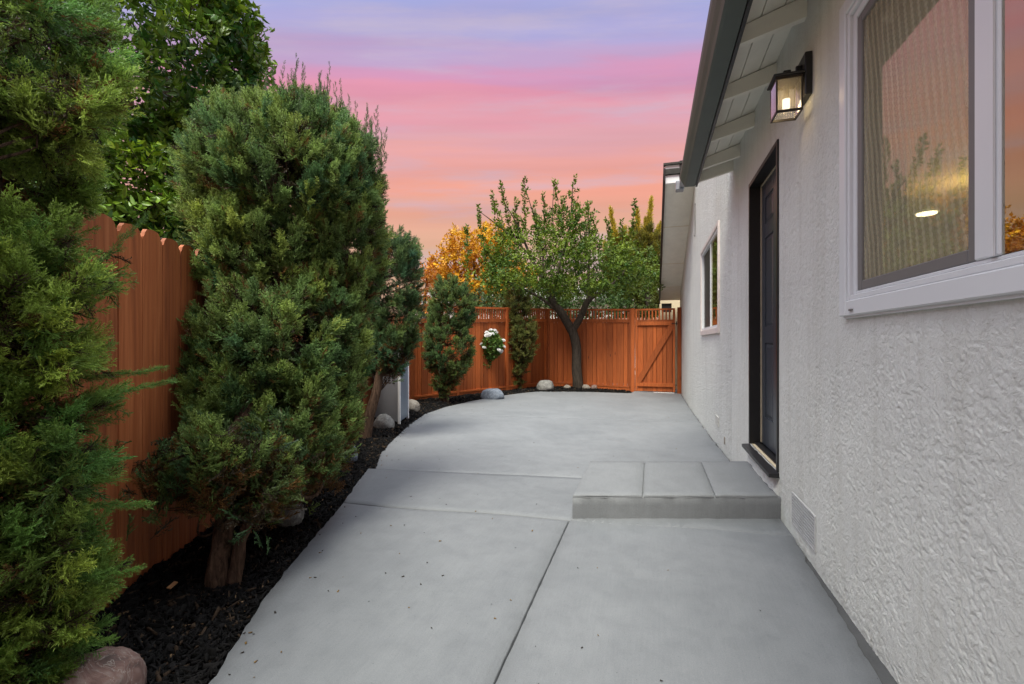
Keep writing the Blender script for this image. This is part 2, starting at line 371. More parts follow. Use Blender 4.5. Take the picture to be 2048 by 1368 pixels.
def glass(name, ior, tint=(1,1,1), rough=0.0, see=1.0):
    m = bpy.data.materials.new(name); m.use_nodes = True; t = m.node_tree; t.nodes.clear()
    fr = t.nodes.new('ShaderNodeFresnel'); fr.inputs['IOR'].default_value = ior
    gl = t.nodes.new('ShaderNodeBsdfGlossy'); gl.inputs['Roughness'].default_value = rough; gl.inputs['Color'].default_value = (1, .97, .80, 1)
    tp = t.nodes.new('ShaderNodeBsdfTransparent'); tp.inputs['Color'].default_value = (*tint, 1)
    tcn = t.nodes.new('ShaderNodeTexCoord'); no = t.nodes.new('ShaderNodeTexNoise'); no.inputs['Scale'].default_value = 1.7; t.links.new(tcn.outputs['Object'], no.inputs[0])
    bu = t.nodes.new('ShaderNodeBump'); bu.inputs['Strength'].default_value = .06; bu.inputs['Distance'].default_value = .02; t.links.new(no.outputs['Fac'], bu.inputs['Height'])
    t.links.new(bu.outputs[0], gl.inputs['Normal'])
    mx = t.nodes.new('ShaderNodeMixShader'); o = t.nodes.new('ShaderNodeOutputMaterial')
    t.links.new(fr.outputs[0], mx.inputs[0]); t.links.new(tp.outputs[0], mx.inputs[1]); t.links.new(gl.outputs[0], mx.inputs[2]); t.links.new(mx.outputs[0], o.inputs[0])
    return m
M_glass = glass('window_glass', 4.6, (.75, .74, .66))
M_glass_far = glass('far_window_glass', 4.5, (.5, .5, .48))
def screen_mat():
    m = bpy.data.materials.new('insect_screen'); m.use_nodes = True; t = m.node_tree; t.nodes.clear()
    d = t.nodes.new('ShaderNodeBsdfDiffuse'); d.inputs['Color'].default_value = (.70, .63, .44, 1)  # beige paints a cream sky reflection into the mesh colour
    tp = t.nodes.new('ShaderNodeBsdfTransparent'); tcn = t.nodes.new('ShaderNodeTexCoord')
    mp_ = t.nodes.new('ShaderNodeMapping'); mp_.inputs['Rotation'].default_value = (R(8), 0, 0); t.links.new(tcn.outputs['Object'], mp_.inputs[0])
    w = t.nodes.new('ShaderNodeTexWave'); w.bands_direction = 'Y'; w.inputs['Scale'].default_value = 9; w.inputs['Distortion'].default_value = 2.2; w.inputs['Detail'].default_value = 0; w.inputs['Detail Scale'].default_value = .6  # bands paint a moire ripple into the screen opacity
    w2 = t.nodes.new('ShaderNodeTexWave'); w2.bands_direction = 'Z'; w2.inputs['Scale'].default_value = 15; w2.inputs['Distortion'].default_value = 2.2; w2.inputs['Detail'].default_value = 0; w2.inputs['Detail Scale'].default_value = .7
    for q in (w, w2): t.links.new(mp_.outputs[0], q.inputs['Vector'])
    a = t.nodes.new('ShaderNodeMath'); a.operation = 'MULTIPLY_ADD'; a.inputs[1].default_value = .15; a.inputs[2].default_value = .23; t.links.new(w.outputs['Fac'], a.inputs[0])
    b = t.nodes.new('ShaderNodeMath'); b.operation = 'MULTIPLY_ADD'; b.inputs[1].default_value = .05; t.links.new(w2.outputs['Fac'], b.inputs[0]); t.links.new(a.outputs[0], b.inputs[2])
    mx = t.nodes.new('ShaderNodeMixShader'); o = t.nodes.new('ShaderNodeOutputMaterial')
    t.links.new(b.outputs[0], mx.inputs[0]); t.links.new(tp.outputs[0], mx.inputs[1]); t.links.new(d.outputs[0], mx.inputs[2]); t.links.new(mx.outputs[0], o.inputs[0])
    return m
M_screen = screen_mat()
def emit(name, col, s):
    m = bpy.data.materials.new(name); m.use_nodes = True; t = m.node_tree; t.nodes.clear()
    e = t.nodes.new('ShaderNodeEmission'); e.inputs[0].default_value = (*col, 1); e.inputs[1].default_value = s
    o = t.nodes.new('ShaderNodeOutputMaterial'); t.links.new(e.outputs[0], o.inputs[0]); return m

# ------------------------------------------------------------------ ground
GP = np.array([(-50,0),(3.2,0),(5.1,-.10),(6.5,-.16),(10.1,-.26),(13,-.27),(900,-.27)])
def gz(X, Y):
    X = np.asarray(X, float); Y = np.asarray(Y, float)
    return np.interp(Y, GP[:,0], GP[:,1])*(1-.1*np.clip(.775-X, 0, 3.6))
PE = np.array([(-1.2,-1.0),(.3,-1.15),(1.11,-1.372),(1.54,-1.594),(1.95,-1.754),(2.64,-2.02),(3.445,-2.377),(3.455,-2.31),(4.06,-2.626),(4.7,-2.875),(6.0,-3.333),
               (7.07,-3.635),(8.03,-3.72),(9.14,-3.626),(10.35,-3.338),(11.0,-3.03),(11.39,-2.728),(11.65,-2.25),(11.885,-1.643),(12.0,-1.0),(12.08,-.642),(12.2,-.50),(12.78,-.43),(13.2,-.40)])
def edgeX(Y, rough=True):
    e = np.interp(Y, PE[:,0], PE[:,1])
    if rough: e = e+.007*vn(np.asarray(Y)*23, 3.3)+.005*vn(np.asarray(Y)*61, 7.7)
    return e
FL = np.array([(-1.2,-1.15),(-.35,-1.40),(1.055,-2.02),(1.97,-2.43),(3.6,-3.12),(5.54,-3.94),(8.3,-4.75)])
def fenceX(Y): return np.interp(Y, FL[:,0], FL[:,1])

gs = MB(); gs.add([(-700,-700,-.5),(700,-700,-.5),(700,700,-.5),(-700,700,-.5)], [(0,1,2,3)])
tag(gs.build('ground', M_ground), 'bare brown earth stretching away beyond the fences', kind='structure')

# patio slabs
patio = tag(empty('patio', (0, 2, 0)), 'smooth grey painted concrete patio curving along the mulch bed', kind='structure')
def grid_slab(name, fx, fy, nu, nv, mat, dz=0, thick=.10, edge=.006):
    ul = np.linspace(0, 1, nu); vl = np.linspace(0, 1, nv); ul[1] = .003; ul[-2] = .997; vl[1] = .0022; vl[-2] = .9978
    u, v = np.meshgrid(ul, vl, indexing='ij')
    X, Y = fx(u, v), None
    X, Y = fy(u, v, X)
    Z = gz(X, Y)+dz+.0012*vn(X*3, Y*3)
    e = np.minimum.reduce([u, 1-u, v, 1-v])
    Z = Z-np.where(e < 1e-6, edge, 0)
    top = np.stack([X, Y, Z], -1).reshape(-1, 3); idx = np.arange(nu*nv).reshape(nu, nv)
    F = np.stack([idx[:-1,:-1], idx[1:,:-1], idx[1:,1:], idx[:-1,1:]], -1).reshape(-1, 4)
    ring = np.concatenate([idx[:,0], idx[-1,1:], idx[-2::-1,-1], idx[0,-2:0:-1]])
    low = top[ring].copy(); low[:,2] -= thick; b = len(top); n = len(ring)
    i = np.arange(n); j = (i+1) % n
    F2 = np.stack([ring[i], b+i, b+j, ring[j]], 1)
    return mesh_np(name, np.vstack([top, low]), np.vstack([F, F2]), mat, patio)
jx = -.484
J1 = lambda X: 2.64+.1*(X+2.02)+.012*np.sin(X*5)
J2 = lambda X: 3.45+.18*(X+2.38)
J3 = lambda X: 7.05+.25*(X+2.78)
SF = lambda X: 2.825+.30*(X+.468)
crk = lambda Y: .775-.085*np.clip((2.75-Y)/1.5, .10, 1.0)-.006+.016*vn(Y*5, 1.1)+.010*vn(Y*17, 5.5)+.005*vn(Y*60, 2.5)
gap = .006
def slab(name, xl, xr, yb, yt, nu, nv, mat, y0, y1, **k):
    # y0,y1: nominal limits at the left side used to sample the left outline
    def fx(u, v): return u
    def fy(u, v, _):
        Yn = y0+(y1-y0)*v; Xl = xl(Yn); Xr = xr(Yn); X = Xl+(Xr-Xl)*u
        a = yb(X); b = yt(X); return X, a+(b-a)*v
    return grid_slab(name, fx, fy, nu, nv, mat, **k)
slab('slab', lambda Y: edgeX(Y), lambda Y: jx-gap/2+.0015*vn(Y*30, 2), lambda X: X*0-1.2, lambda X: J1(X)-gap/2, 22, 160, M_conc, -1.2, 2.64)
slab('slab', lambda Y: jx+gap/2+.0015*vn(Y*30, 9), crk, lambda X: X*0-1.2, lambda X: SF(X)+.05, 26, 160, M_conc, -1.2, 3.0)
slab('slab', lambda Y: edgeX(Y), lambda Y: .775+0*Y, lambda X: J1(X)+gap/2, lambda X: J2(X)-.003, 60, 26, M_conc, 2.65, 3.445)
slab('slab', lambda Y: edgeX(Y), lambda Y: crk(Y)+.0, lambda X: J2(X)+.003, lambda X: J3(X)-.002, 60, 90, M_conc_far, 3.455, 7.05)
slab('slab', lambda Y: edgeX(Y), lambda Y: crk(Y)+.0, lambda X: J3(X)+.002, lambda X: X*0+13.2, 70, 260, M_conc_far, 7.05, 13.2)
ys = np.linspace(-1.2, 13.2, 300)
V = []; 
for x in (0, 1):
    for y in ys:
        X = (.775+.05) if x else (.775-.12)
        V.append((X, y, float(gz(.775, y))-.020+.005*float(vn(y*9, x*3.0))))
m_ = len(ys); idx = np.arange(m_)
mesh_np('mortar_strip', np.array(V), np.stack([idx[:-1], idx[1:], m_+idx[1:], m_+idx[:-1]], 1), M_mortar, patio)
bs = MB()
for j in range(40):
    y0 = -1.2+j*.36; bs.add([(-4.6,y0,float(gz(-4,y0))-.06),(.8,y0,float(gz(.8,y0))-.06),(.8,y0+.36,float(gz(.8,y0+.36))-.06),(-4.6,y0+.36,float(gz(-4,y0+.36))-.06)], [(0,1,2,3)])
bs.build('sub_base', M_mortar, patio)

# path beyond the gate
pb = MB(); pb.box(-.45, .77, 13.25, 22, -.42, -.275); tag(pb.build('path', M_conc), 'pale concrete path running on behind the gate', kind='structure')

# step : raised platform with three tread panels and two grooves
step = tag(empty('concrete_step', (.15, 3.4, 0)), 'low grey concrete step with two grooves below the dark door', 'step')
def para(x0, x1, z0, z1, inset=0, ydip=0, ya=2.825, yb=3.68):
    f = lambda X: ya+.30*(X+.468)+inset; b = lambda X: yb+.30*(X+.44)-inset
    return f, b
def tread(x0, x1, z0, z1, name, mat, parent, nx=14, ny=22, jag=0, yi=0):
    f = lambda X: 2.825+.30*(X+.468)+yi; b = lambda X: 3.68+.30*(X+.44)-yi
    ul = np.linspace(0,1,nx); vl = np.linspace(0,1,ny); ul[1] = .003/(x1-x0); ul[-2] = 1-ul[1]; vl[1] = .003; vl[-2] = .997
    u, v = np.meshgrid(ul, vl, indexing='ij'); X = x0+(x1-x0)*u; Y = f(X)+(b(X)-f(X))*v
    e = np.minimum.reduce([u, 1-u, v, 1-v])
    Z = z1-np.where(e < 1e-6, .003, 0)+.0015*vn(X*7, Y*7)
    Y = Y+np.where(v < .001, jag*vn(X*30, 4.0), 0)
    top = np.stack([X,Y,Z], -1).reshape(-1,3); idx = np.arange(nx*ny).reshape(nx,ny)
    F = np.stack([idx[:-1,:-1], idx[1:,:-1], idx[1:,1:], idx[:-1,1:]], -1).reshape(-1,4)
    ring = np.concatenate([idx[:,0], idx[-1,1:], idx[-2::-1,-1], idx[0,-2:0:-1]])
    rows = [top[ring]]
    nl = 6
    for k in range(1, nl+1):
        low = top[ring].copy(); low[:,2] = z1-.008+(z0-z1+.008)*k/nl
        cen = np.array([(x0+x1)/2, 0]); 
        low[:,1] += jag*.8*vn(low[:,0]*18, low[:,2]*22+k)
        rows.append(low)
    n = len(ring); i = np.arange(n); j = (i+1) % n; V = [top]; FF = [F]; prev = ring; b0 = len(top)
    for k in range(1, nl+1):
        cur = b0+np.arange(n); V.append(rows[k]); FF.append(np.stack([prev[i], cur[i], cur[j], prev[j]], 1)); prev = cur; b0 += n
    return mesh_np(name, np.vstack(V), np.vstack(FF), mat, parent)
tread(-.468, .80, -.12, .131, 'riser', M_step, step, 40, 22, .004)
tread(-.466, -.052, .128, .145, 'tread', M_step, step, jag=.002)
tread(-.044, .376, .128, .145, 'tread', M_step, step, jag=.002)
tread(.384, .755, .128, .145, 'tread', M_step, step, jag=.002)

# ------------------------------------------------------------------ mulch bed
def bedR(Y): return edgeX(np.minimum(Y, 12.0), False)
nY, nX = 300, 40
yy = np.linspace(-1.2, 13.1, nY); Vm = []
def bedL(Y):
    a = fenceX(Y); b = np.interp(Y, [8.3, 12.87, 13.1], [-4.75, -2.863, -2.8]); return np.where(Y < 8.3, a, b)-.06
def bedRR(Y):  # right limit incl. strip in front of the back fence
    return np.where(Y > 11.3, np.interp(Y, [11.3, 11.9, 12.25, 13.1], [-2.7, -1.55, -.42, -.40]), edgeX(Y, False))+.02
U, Yg = np.meshgrid(np.linspace(0,1,nX), yy, indexing='ij')
Xg = bedL(Yg)+(bedRR(Yg)-bedL(Yg))*U
def mulz(X, Y, U=None):
    w = np.clip((bedRR(Y)-X)/.35, 0, 1)
    return gz(X, Y)-.035+.05*w+.018*vn(X*4, Y*4)*w
Zg = mulz(Xg, Yg)
idx = np.arange(nX*nY).reshape(nX, nY)
bed = mesh_np('mulch_bed', np.stack([Xg,Yg,Zg], -1).reshape(-1,3), np.stack([idx[:-1,:-1], idx[1:,:-1], idx[1:,1:], idx[:-1,1:]], -1).reshape(-1,4), simple('mulch_soil', (.005,.0045,.004), .9, .1, var=.4, bump=.6, scale=30))
tag(bed, 'black mulch bed between the fence and patio', kind='structure')
def frames(d, roll):
    d = d/np.linalg.norm(d, axis=1)[:, None]
    a = np.where(np.abs(d[:, 2:3]) < .95, np.array([[0,0,1.]]), np.array([[1.,0,0]]))
    x = np.cross(a, d); x /= np.linalg.norm(x, axis=1)[:, None]; y = np.cross(d, x)
    c, s = np.cos(roll)[:, None], np.sin(roll)[:, None]
    return np.stack([x*c+y*s, -x*s+y*c, d], 2)      # columns
def assemble(tmpl, pos, d, roll, scale, colr, tsel=None):
    """tmpl: list of (V,F,shade). returns V,F,col"""
    Vs=[];Fs=[];Cs=[];b=0
    if tsel is None: tsel = rng.integers(0, len(tmpl), len(pos))
    Rm = frames(d, roll); sc3 = scale if getattr(scale, 'ndim', 1) == 2 else np.repeat(scale[:, None], 3, 1)
    for k, (tv, tf, sh) in enumerate(tmpl):
        m = tsel == k
        if not m.any(): continue
        L = tv[None]*sc3[m][:, None, :]
        W = np.einsum('nij,nvj->nvi', Rm[m], L)+pos[m][:, None, :]
        n = m.sum(); Vs.append(W.reshape(-1,3)); Fs.append((tf[None]+(np.arange(n)*len(tv))[:, None, None]+b).reshape(-1, tf.shape[1])); b += n*len(tv)
        Cs.append((colr[m][:, None, :]*sh[None]).reshape(-1,3))
    return np.vstack(Vs), np.vstack(Fs), np.vstack(Cs)
def chips(n, ylo, yhi, pw, size, ch):
    Y = ylo+(yhi-ylo)*rng.random(n)**pw; u = rng.random(n); X = bedL(Y)+.06+(bedRR(Y)-.03-bedL(Y)-.06)*u
    Z = mulz(X, Y)+.004+.012*rng.random(n)
    pos = np.stack([X,Y,Z], 1)
    d = rng.normal(size=(n,3)); d[:,2] *= .35
    s = size*(.5+rng.random(n)**1.5*1.3)
    sc3 = np.stack([s*(.16+.45*rng.random(n)**1.5), s*(.05+.10*rng.random(n)), s], 1)
    return pos, d, rng.random(n)*.9-.45+np.pi/2, sc3
tv = np.array([(-.5,-.5,-.5),(.5,-.5,-.42),(.45,.5,-.5),(-.5,.5,-.45),(-.4,-.4,.5),(.3,-.5,.42),(.5,.4,.5),(-.35,.4,.55)], float)
tf = np.array([(0,3,2,1),(4,5,6,7),(0,1,5,4),(1,2,6,5),(2,3,7,6),(3,0,4,7)])
tv2 = tv.copy(); tv2[4:, 0] *= .35; tv2[4:, 1] *= .5
ct = [(tv, tf, np.ones((8,1))), (tv2, tf, np.ones((8,1)))]
P_=[];
for args in ((26000, -.2, 4.2, 1.25, .034), (15000, 4.0, 13.0, 1.0, .045)):
    P_.append(chips(args[0], args[1], args[2], args[3], args[4], None))
pos, d, roll, s3 = [np.concatenate([p[i] for p in P_]) for i in range(4)]
keep = ~((pos[:,0] > -.52) | (pos[:,1] > 12.9)); pos, d, roll, s3 = pos[keep], d[keep], roll[keep], s3[keep]
nc = len(pos); base = np.full((nc,3), 1.0)*np.array([.0065,.006,.006])*(.4+1.5*rng.random((nc,1)))
tan = rng.random(nc) < .03; base[tan] = np.array([.22,.14,.08])*(.5+.8*rng.random((tan.sum(),1))); s3[tan] *= .55
br = (rng.random(nc) < .08) & ~tan; base[br] = np.array([.045,.03,.02])
V, F, Cc = assemble(ct, pos, d, roll, s3, base)
tag(mesh_np('mulch_chips', V, F, M_chip, None, Cc), 'black shredded bark chips covering the planting bed', kind='stuff')
# spilled crumbs and tiny dry leaves on the patio
nl = 230; Y = .9+rng.random(nl)**2.0*10; X = edgeX(Y)+.03+(rng.random(nl)**2.2)*(.66-edgeX(Y)); keep = ~((Y > 2.7) & (Y < 4.3) & (X > -.6)); X=X[keep]; Y=Y[keep]; nl=len(X)
pos = np.stack([X,Y,gz(X,Y)+.003],1); d = rng.normal(size=(nl,3)); d[:,2]*=.1; s=.005+.010*rng.random(nl)
cl = np.where(rng.random((nl,1))<.6, np.array([[.03,.025,.02]]), np.array([[.16,.10,.04]]))
V,F,Cc = assemble(ct, pos, d, rng.random(nl)*.4, np.stack([s*.5,s*.2,s],1), cl)
tag(mesh_np('leaf_litter', V, F, M_chip, None, Cc), 'tiny dark crumbs and dry leaf bits scattered over the patio', kind='stuff')
# pale wood chip
wc = MB(); wc.box(-.009,.009,-.019,.019,0,.005); o = wc.build('wood_chip', simple('pale_wood', (.50,.27,.13), .7)); o.location = (-1.982,1.455,.045); o.rotation_euler=(.25,.1,.15)
tag(o, 'pale tan wood chip lying on black mulch beside the juniper trunk', 'wood chip')

# ------------------------------------------------------------------ house
WX = .775
house = tag(empty('stucco_house', (WX, 4, 0)), 'white stucco house with dark gutter running along the right side', 'house')
Wn = (.66, 2.14, 1.255, 2.42)      # near window opening y0,y1,z0,z1
Dr = (3.249, 4.131, .275, 2.385)
Wf = (5.87, 7.75, 1.24, 2.48)
Vt = (2.57, 2.955, .065, .245)
holes_near = [Wn, Dr, Vt]
def wall_part(name, ya, yb, za, ztop, step_, holes, mat, disp):
    def lines(a, b, cuts, st):
        c = sorted(set([a, b]+[q for q in cuts if a < q < b])); out = []
        for p, q in zip(c, c[1:]):
            n = max(1, int(round((q-p)/st))); out += list(np.linspace(p, q, n+1)[:-1])
        return np.array(out+[b])
    ys = lines(ya, yb, [h[0] for h in holes]+[h[1] for h in holes], step_)
    zs = lines(za, 2.9, [h[2] for h in holes]+[h[3] for h in holes], step_)
    Yg, Zg = np.meshgrid(ys, zs, indexing='ij')
    k = np.clip((Zg-2.5)/.4, 0, 1); Zf = np.where(Zg > 2.5, 2.5+(ztop(Yg)-2.5)*k, Zg)
    Xg = np.full_like(Yg, WX)
    if disp > 0:
        # flat trowelled patches among rough lace texture
        a_ = fbm(Yg*92, Zf*104, 0, 11, 2); b_ = vn(Yg*26, Zf*26, 0, 3); c_ = fbm(Yg*5.5, Zf*2.6, 0, 21, 4)
        flat = sstep(.06, .30, c_+.25*b_)          # trowelled-flat patches between the rough lace
        h = sstep(-.42, -.02, a_+.3*b_+.2*c_)
        h = (h*(1-flat)+.80*flat)*(.0020+.0007*vn(Yg*40, Zf*40, 0, 8)*(1-flat))+.0012*fbm(Yg*8, Zf*8, 0, 5, 2)
        dist = np.full_like(Yg, 9.)
        for (p,q,r_,s_) in holes:
            dx = np.maximum(np.maximum(p-Yg, Yg-q), 0); dz = np.maximum(np.maximum(r_-Zf, Zf-s_), 0); dist = np.minimum(dist, np.hypot(dx, dz))
        Xg = Xg-h*disp*np.clip(dist/.02, 0, 1)
    # broken, uneven bottom edge
    bot = Zg < za+.001; Zf = np.where(bot, Zf, Zf)
    idx = np.arange(Yg.size).reshape(Yg.shape)
    F = np.stack([idx[:-1,:-1], idx[:-1,1:], idx[1:,1:], idx[1:,:-1]], -1)
    cy = (ys[:-1]+ys[1:])[:, None]/2; cz = (zs[:-1]+zs[1:])[None]/2; msk = np.ones(F.shape[:2], bool)
    for (p,q,r_,s_) in holes: msk &= ~((cy > p) & (cy < q) & (cz > r_) & (cz < s_))
    return mesh_np(name, np.stack([Xg,Yg,Zf], -1).reshape(-1,3), F[msk], mat, house, smooth=True)
topn = lambda Y: np.where(Y < 4.98, 2.93, 2.93)+0*Y
topf = lambda Y: np.interp(Y, [4.9,4.98,5.0,9.2,13.53], [2.93,2.93,3.6,4.03,2.441])
wall_part('wall', .95, 2.57, -.07, topn, .0040, holes_near, M_st_near, 1.0)
wall_part('wall', 2.57, 4.98, -.16, topn, .0075, holes_near, M_st_near, 1.0)
wall_part('wall', 4.98, 13.53, -.32, topf, .022, [Wf], M_st, .8)
# body of the wall behind the render coat
bw = MB()
def segs(holes, ya, yb, za, zb):
    hs = sorted(holes); y = ya; out = []
    for (p,q,r_,s_) in hs:
        if p > y: out.append((y,p,za,zb))
        if r_ > za: out.append((p,q,za,r_))
        if s_ < zb: out.append((p,q,s_,zb))
        y = q
    out.append((y,yb,za,zb)); return out
for (p,q,r_,s_) in segs([(Wn[0],Wn[1],Wn[2],Wn[3]), Dr, Wf], -1.5, 13.5, -.3, 2.88): bw.box(.782,.95,p,q,r_,s_)
bw.build('wall_core', M_cream, house)
nb = MB(); nb.box(WX, .781, -1.5, .95, -.02, 1.25); nb.box(WX, .781, -1.5, .66, 1.25, 2.93); nb.build('wall', M_st, house)
eb = MB(); eb.box(.79, 5.2, 13.40, 13.53, -.3, 2.43); eb.box(.79, 5.2, -1.62, -1.5, -.3, 2.9); eb.box(5.2, 5.35, -1.62, 13.53, -.3, 2.9); eb.build('end_wall', M_st, house)
gb = MB(); gb.prism([(5.0,2.89),(5.0,3.56),(9.2,4.0),(13.53,2.435),(13.5,2.89)][0:3]+[(12.3,2.885)], 0, .785, .95); gb.build('gable_core', M_cream, house)
# roof: near slope rises from the eave, far wing roof slopes down along the wall
rf = MB()
rf.prism([(.40,2.86),(.40,2.90),(3.0,3.80),(5.6,2.90),(5.6,2.86),(3.0,3.76)], 1, -1.8, 5.0)
rf.prism([(4.99,3.60),(8.88,4.05),(8.88,4.16),(4.99,3.72)], 0, .79, 5.6); rf.prism([(8.885,4.20),(13.9,2.36),(13.9,2.46),(8.885,4.30)], 0, .235, 5.6)
roof = rf.build('roof', M_roof, house)
# soffit boards (run along the eave) and rafters
yb0 = -1.7
for (a, b) in ((.452,.56),(.565,.672),(.677,.80)):
    zf = lambda X: 2.80+(X-.45)*.33
    s = MB(); s.prism([(a,zf(a)),(b,zf(b)),(b,zf(b)+.016),(a,zf(a)+.016)], 1, yb0, 4.97); s.build('soffit_board', M_soff, house)
for yr in (-1.2,-.55,.12,.77,1.42,2.07,2.724,3.32,3.97,4.57,4.93):
    r = MB(); r.prism([(.452,2.705),(.778,2.79),(.778,2.90),(.452,2.795)], 1, yr-.02, yr+.02); r.build('rafter', M_soff, house)
fb = MB(); fb.box(.432,.451,yb0,4.985,2.68,2.83); fb.build('fascia_board', M_black, house)
# gutter: K profile
gp = [(.285,2.815),(.283,2.80),(.288,2.775),(.302,2.745),(.320,2.715),(.330,2.693),(.345,2.688),(.428,2.688),(.428,2.82),(.422,2.82),(.422,2.70),(.348,2.70),(.336,2.703),(.300,2.770),(.297,2.81)]
gt = MB(); gt.prism(gp, 1, -1.8, 4.985); gutter = gt.build('gutter', M_gut, house)
ge = MB(); ge.prism([(.285,2.815),(.288,2.775),(.320,2.715),(.330,2.693),(.428,2.690),(.428,2.82)], 1, 4.986, 4.990); ge.build('end_cap', M_black, gutter)
tr_ = MB(); tr_.box(.40,.44,-1.8,4.98,2.825,2.84); tr_.build('drip_edge', M_black, house)
# far rake: soffit, fascia, end box
def rk(Y): return 4.03+(Y-9.2)*(2.441-4.03)/(13.53-9.2)
rs = MB(); rs.prism([(9.0,rk(9.0)),(13.9,rk(13.9)),(13.9,rk(13.9)+.018),(9.0,rk(9.0)+.018)], 0, .255, .80); rs.build('rake_soffit', M_soff, house)
for y in (10.4, 11.9, 13.1):
    q = MB(); q.prism([(y,rk(y)-.004),(y+.012,rk(y+.012)-.004),(y+.012,rk(y)+.01),(y,rk(y)+.01)], 0, .256, .774); q.build('soffit_joint', M_cream, house)
rfz = MB(); rfz.prism([(8.85,rk(8.85)-.08),(13.95,rk(13.95)-.08),(13.95,rk(13.95)+.15),(8.85,rk(8.85)+.15)], 0, .232, .254); rfz.build('rake_fascia', M_black, house)
rd = MB(); rd.prism([(8.82,rk(8.82)+.02),(13.97,rk(13.97)+.02),(13.97,rk(13.97)+.17),(8.82,rk(8.82)+.17)], 0, .216, .231); rd.build('drip_edge', M_black, house)
bx = MB(); bx.box(.256,.50,8.92,8.99,rk(9)-.06,rk(9)+.27); bx.build('rake_end_board', M_white, house)
bx = MB(); bx.box(.502,.62,8.90,8.99,rk(9)-.06,rk(9)+.33); bx.build('rake_end_block', M_black, house)
bx = MB(); bx.box(.22,.56,8.88,9.0,rk(9)+.272,rk(9)+.31); bx.build('shingle_edge', M_roof, house)
dx_ = MB(); dx_.box(.30,.40,6.1,6.22,3.02,3.14,.01); dx_.box(.34,.44,5.6,6.1,3.04,3.12,.01); dx_.build('roof_vent_pipe', simple('galvanised', (.28,.30,.33), .35, .5, .4), house)
# cable stub
tubes('cable', [([(.77,8.9,3.62),(.765,8.9,3.3),(.762,8.88,3.1),(.755,8.87,3.02)], [.012,.010,.008,.012], dict(n=6))], M_screenf, house)
# return wall at the end of the wing
tag((lambda m: m.build('garage_wall', M_cream))(MB().box(.24,.86,14.2,14.35,-.3,1.98).box(.24,.30,14.2,14.35,1.981,2.24).box(.58,.86,14.2,14.35,1.981,2.24).box(.24,.86,14.2,14.35,2.241,2.75).box(.87,3.5,14.2,14.35,-.3,2.75)), 'small cream wall with dark opening above the garden gate', 'wall')
gw = MB(); gw.box(.302,.578,14.25,14.27,1.985,2.238); tag(gw.build('dark_window', M_black), 'small dark window in the cream wall behind the gate', 'window')

# near window
def frame_rect(mb, y0,y1,z0,z1,w,xa,xb,ch=0, wb=None, wt=None):
    wb = w if wb is None else wb; wt = w if wt is None else wt
    mb.box(xa,xb,y0,y0+w,z0,z1,ch); mb.box(xa,xb,y1-w,y1,z0,z1,ch); mb.box(xa,xb,y0+w+.0005,y1-w-.0005,z0,z0+wb,ch); mb.box(xa,xb,y0+w+.0005,y1-w-.0005,z1-wt,z1,ch)
win = tag(empty('window', (WX, 1.4, 1.2)), 'large white vinyl slider window with grey screen'); win.parent = house; win.matrix_parent_inverse = house.matrix_basis.inverted()
t = MB(); frame_rect(t, .59,2.21,1.205,2.48,.060,.748,.781,.004); t.build('trim', M_white, win)
t = MB(); frame_rect(t, .651,2.149,1.266,2.419,.020,.756,.83,.003); t.build('frame_flange', M_white, win)
t = MB(); frame_rect(t, .672,2.128,1.287,2.398,.030,.768,.86,.003, wb=.012); t.build('frame', M_white, win)
t = MB(); frame_rect(t, .60,2.20,1.196,2.489,.010,.760,.775,.0); t.build('caulk_line', M_white, win)
t = MB(); t.box(.764,.85,1.325,1.412,1.30,2.367,.004); t.box(.758,.763,1.335,1.355,1.30,2.367); t.build('mullion', M_white, win)
t = MB(); frame_rect(t, 1.413,2.096,1.300,2.366,.036,.772,.786,.003); t.build('screen_frame', M_screenf, win)
t = MB(); t.add([(.780,1.449,1.336),(.780,2.060,1.336),(.780,2.060,2.330),(.780,1.449,2.330)], [(0,1,2,3)]); t.build('insect_screen', M_screen, win)
t = MB(); t.add([(.806,1.40,1.301),(.806,1.40,2.366),(.806,2.097,2.366),(.806,2.097,1.301)], [(0,1,2,3)]); t.build('pane', M_glass, win)
t = MB(); t.add([(.769,.703,1.30),(.769,.703,2.367),(.769,1.324,2.367),(.769,1.324,1.30)], [(0,1,2,3)]); t.build('pane', M_glass, win)
t = MB(); t.box(.742,.7475,2.07,2.10,1.222,1.229); t.build('weep_cover', M_screenf, win)
# curtain behind the fixed pane
u = np.linspace(0,1,90); Yc = .72+.60*u; Xc = .782+.006*np.sin(u*60)
Vc = np.vstack([np.stack([Xc,Yc,np.full(90,1.25)],1), np.stack([Xc,Yc,np.full(90,2.4)],1)]); i = np.arange(89)
tag(mesh_np('curtain', Vc, np.stack([i,i+1,91+i,90+i],1), simple('sheer_curtain', (.85,.85,.86), .9, .1, var=.02), None, smooth=True), 'sheer white curtain hanging behind the right hand window pane', 'curtain')

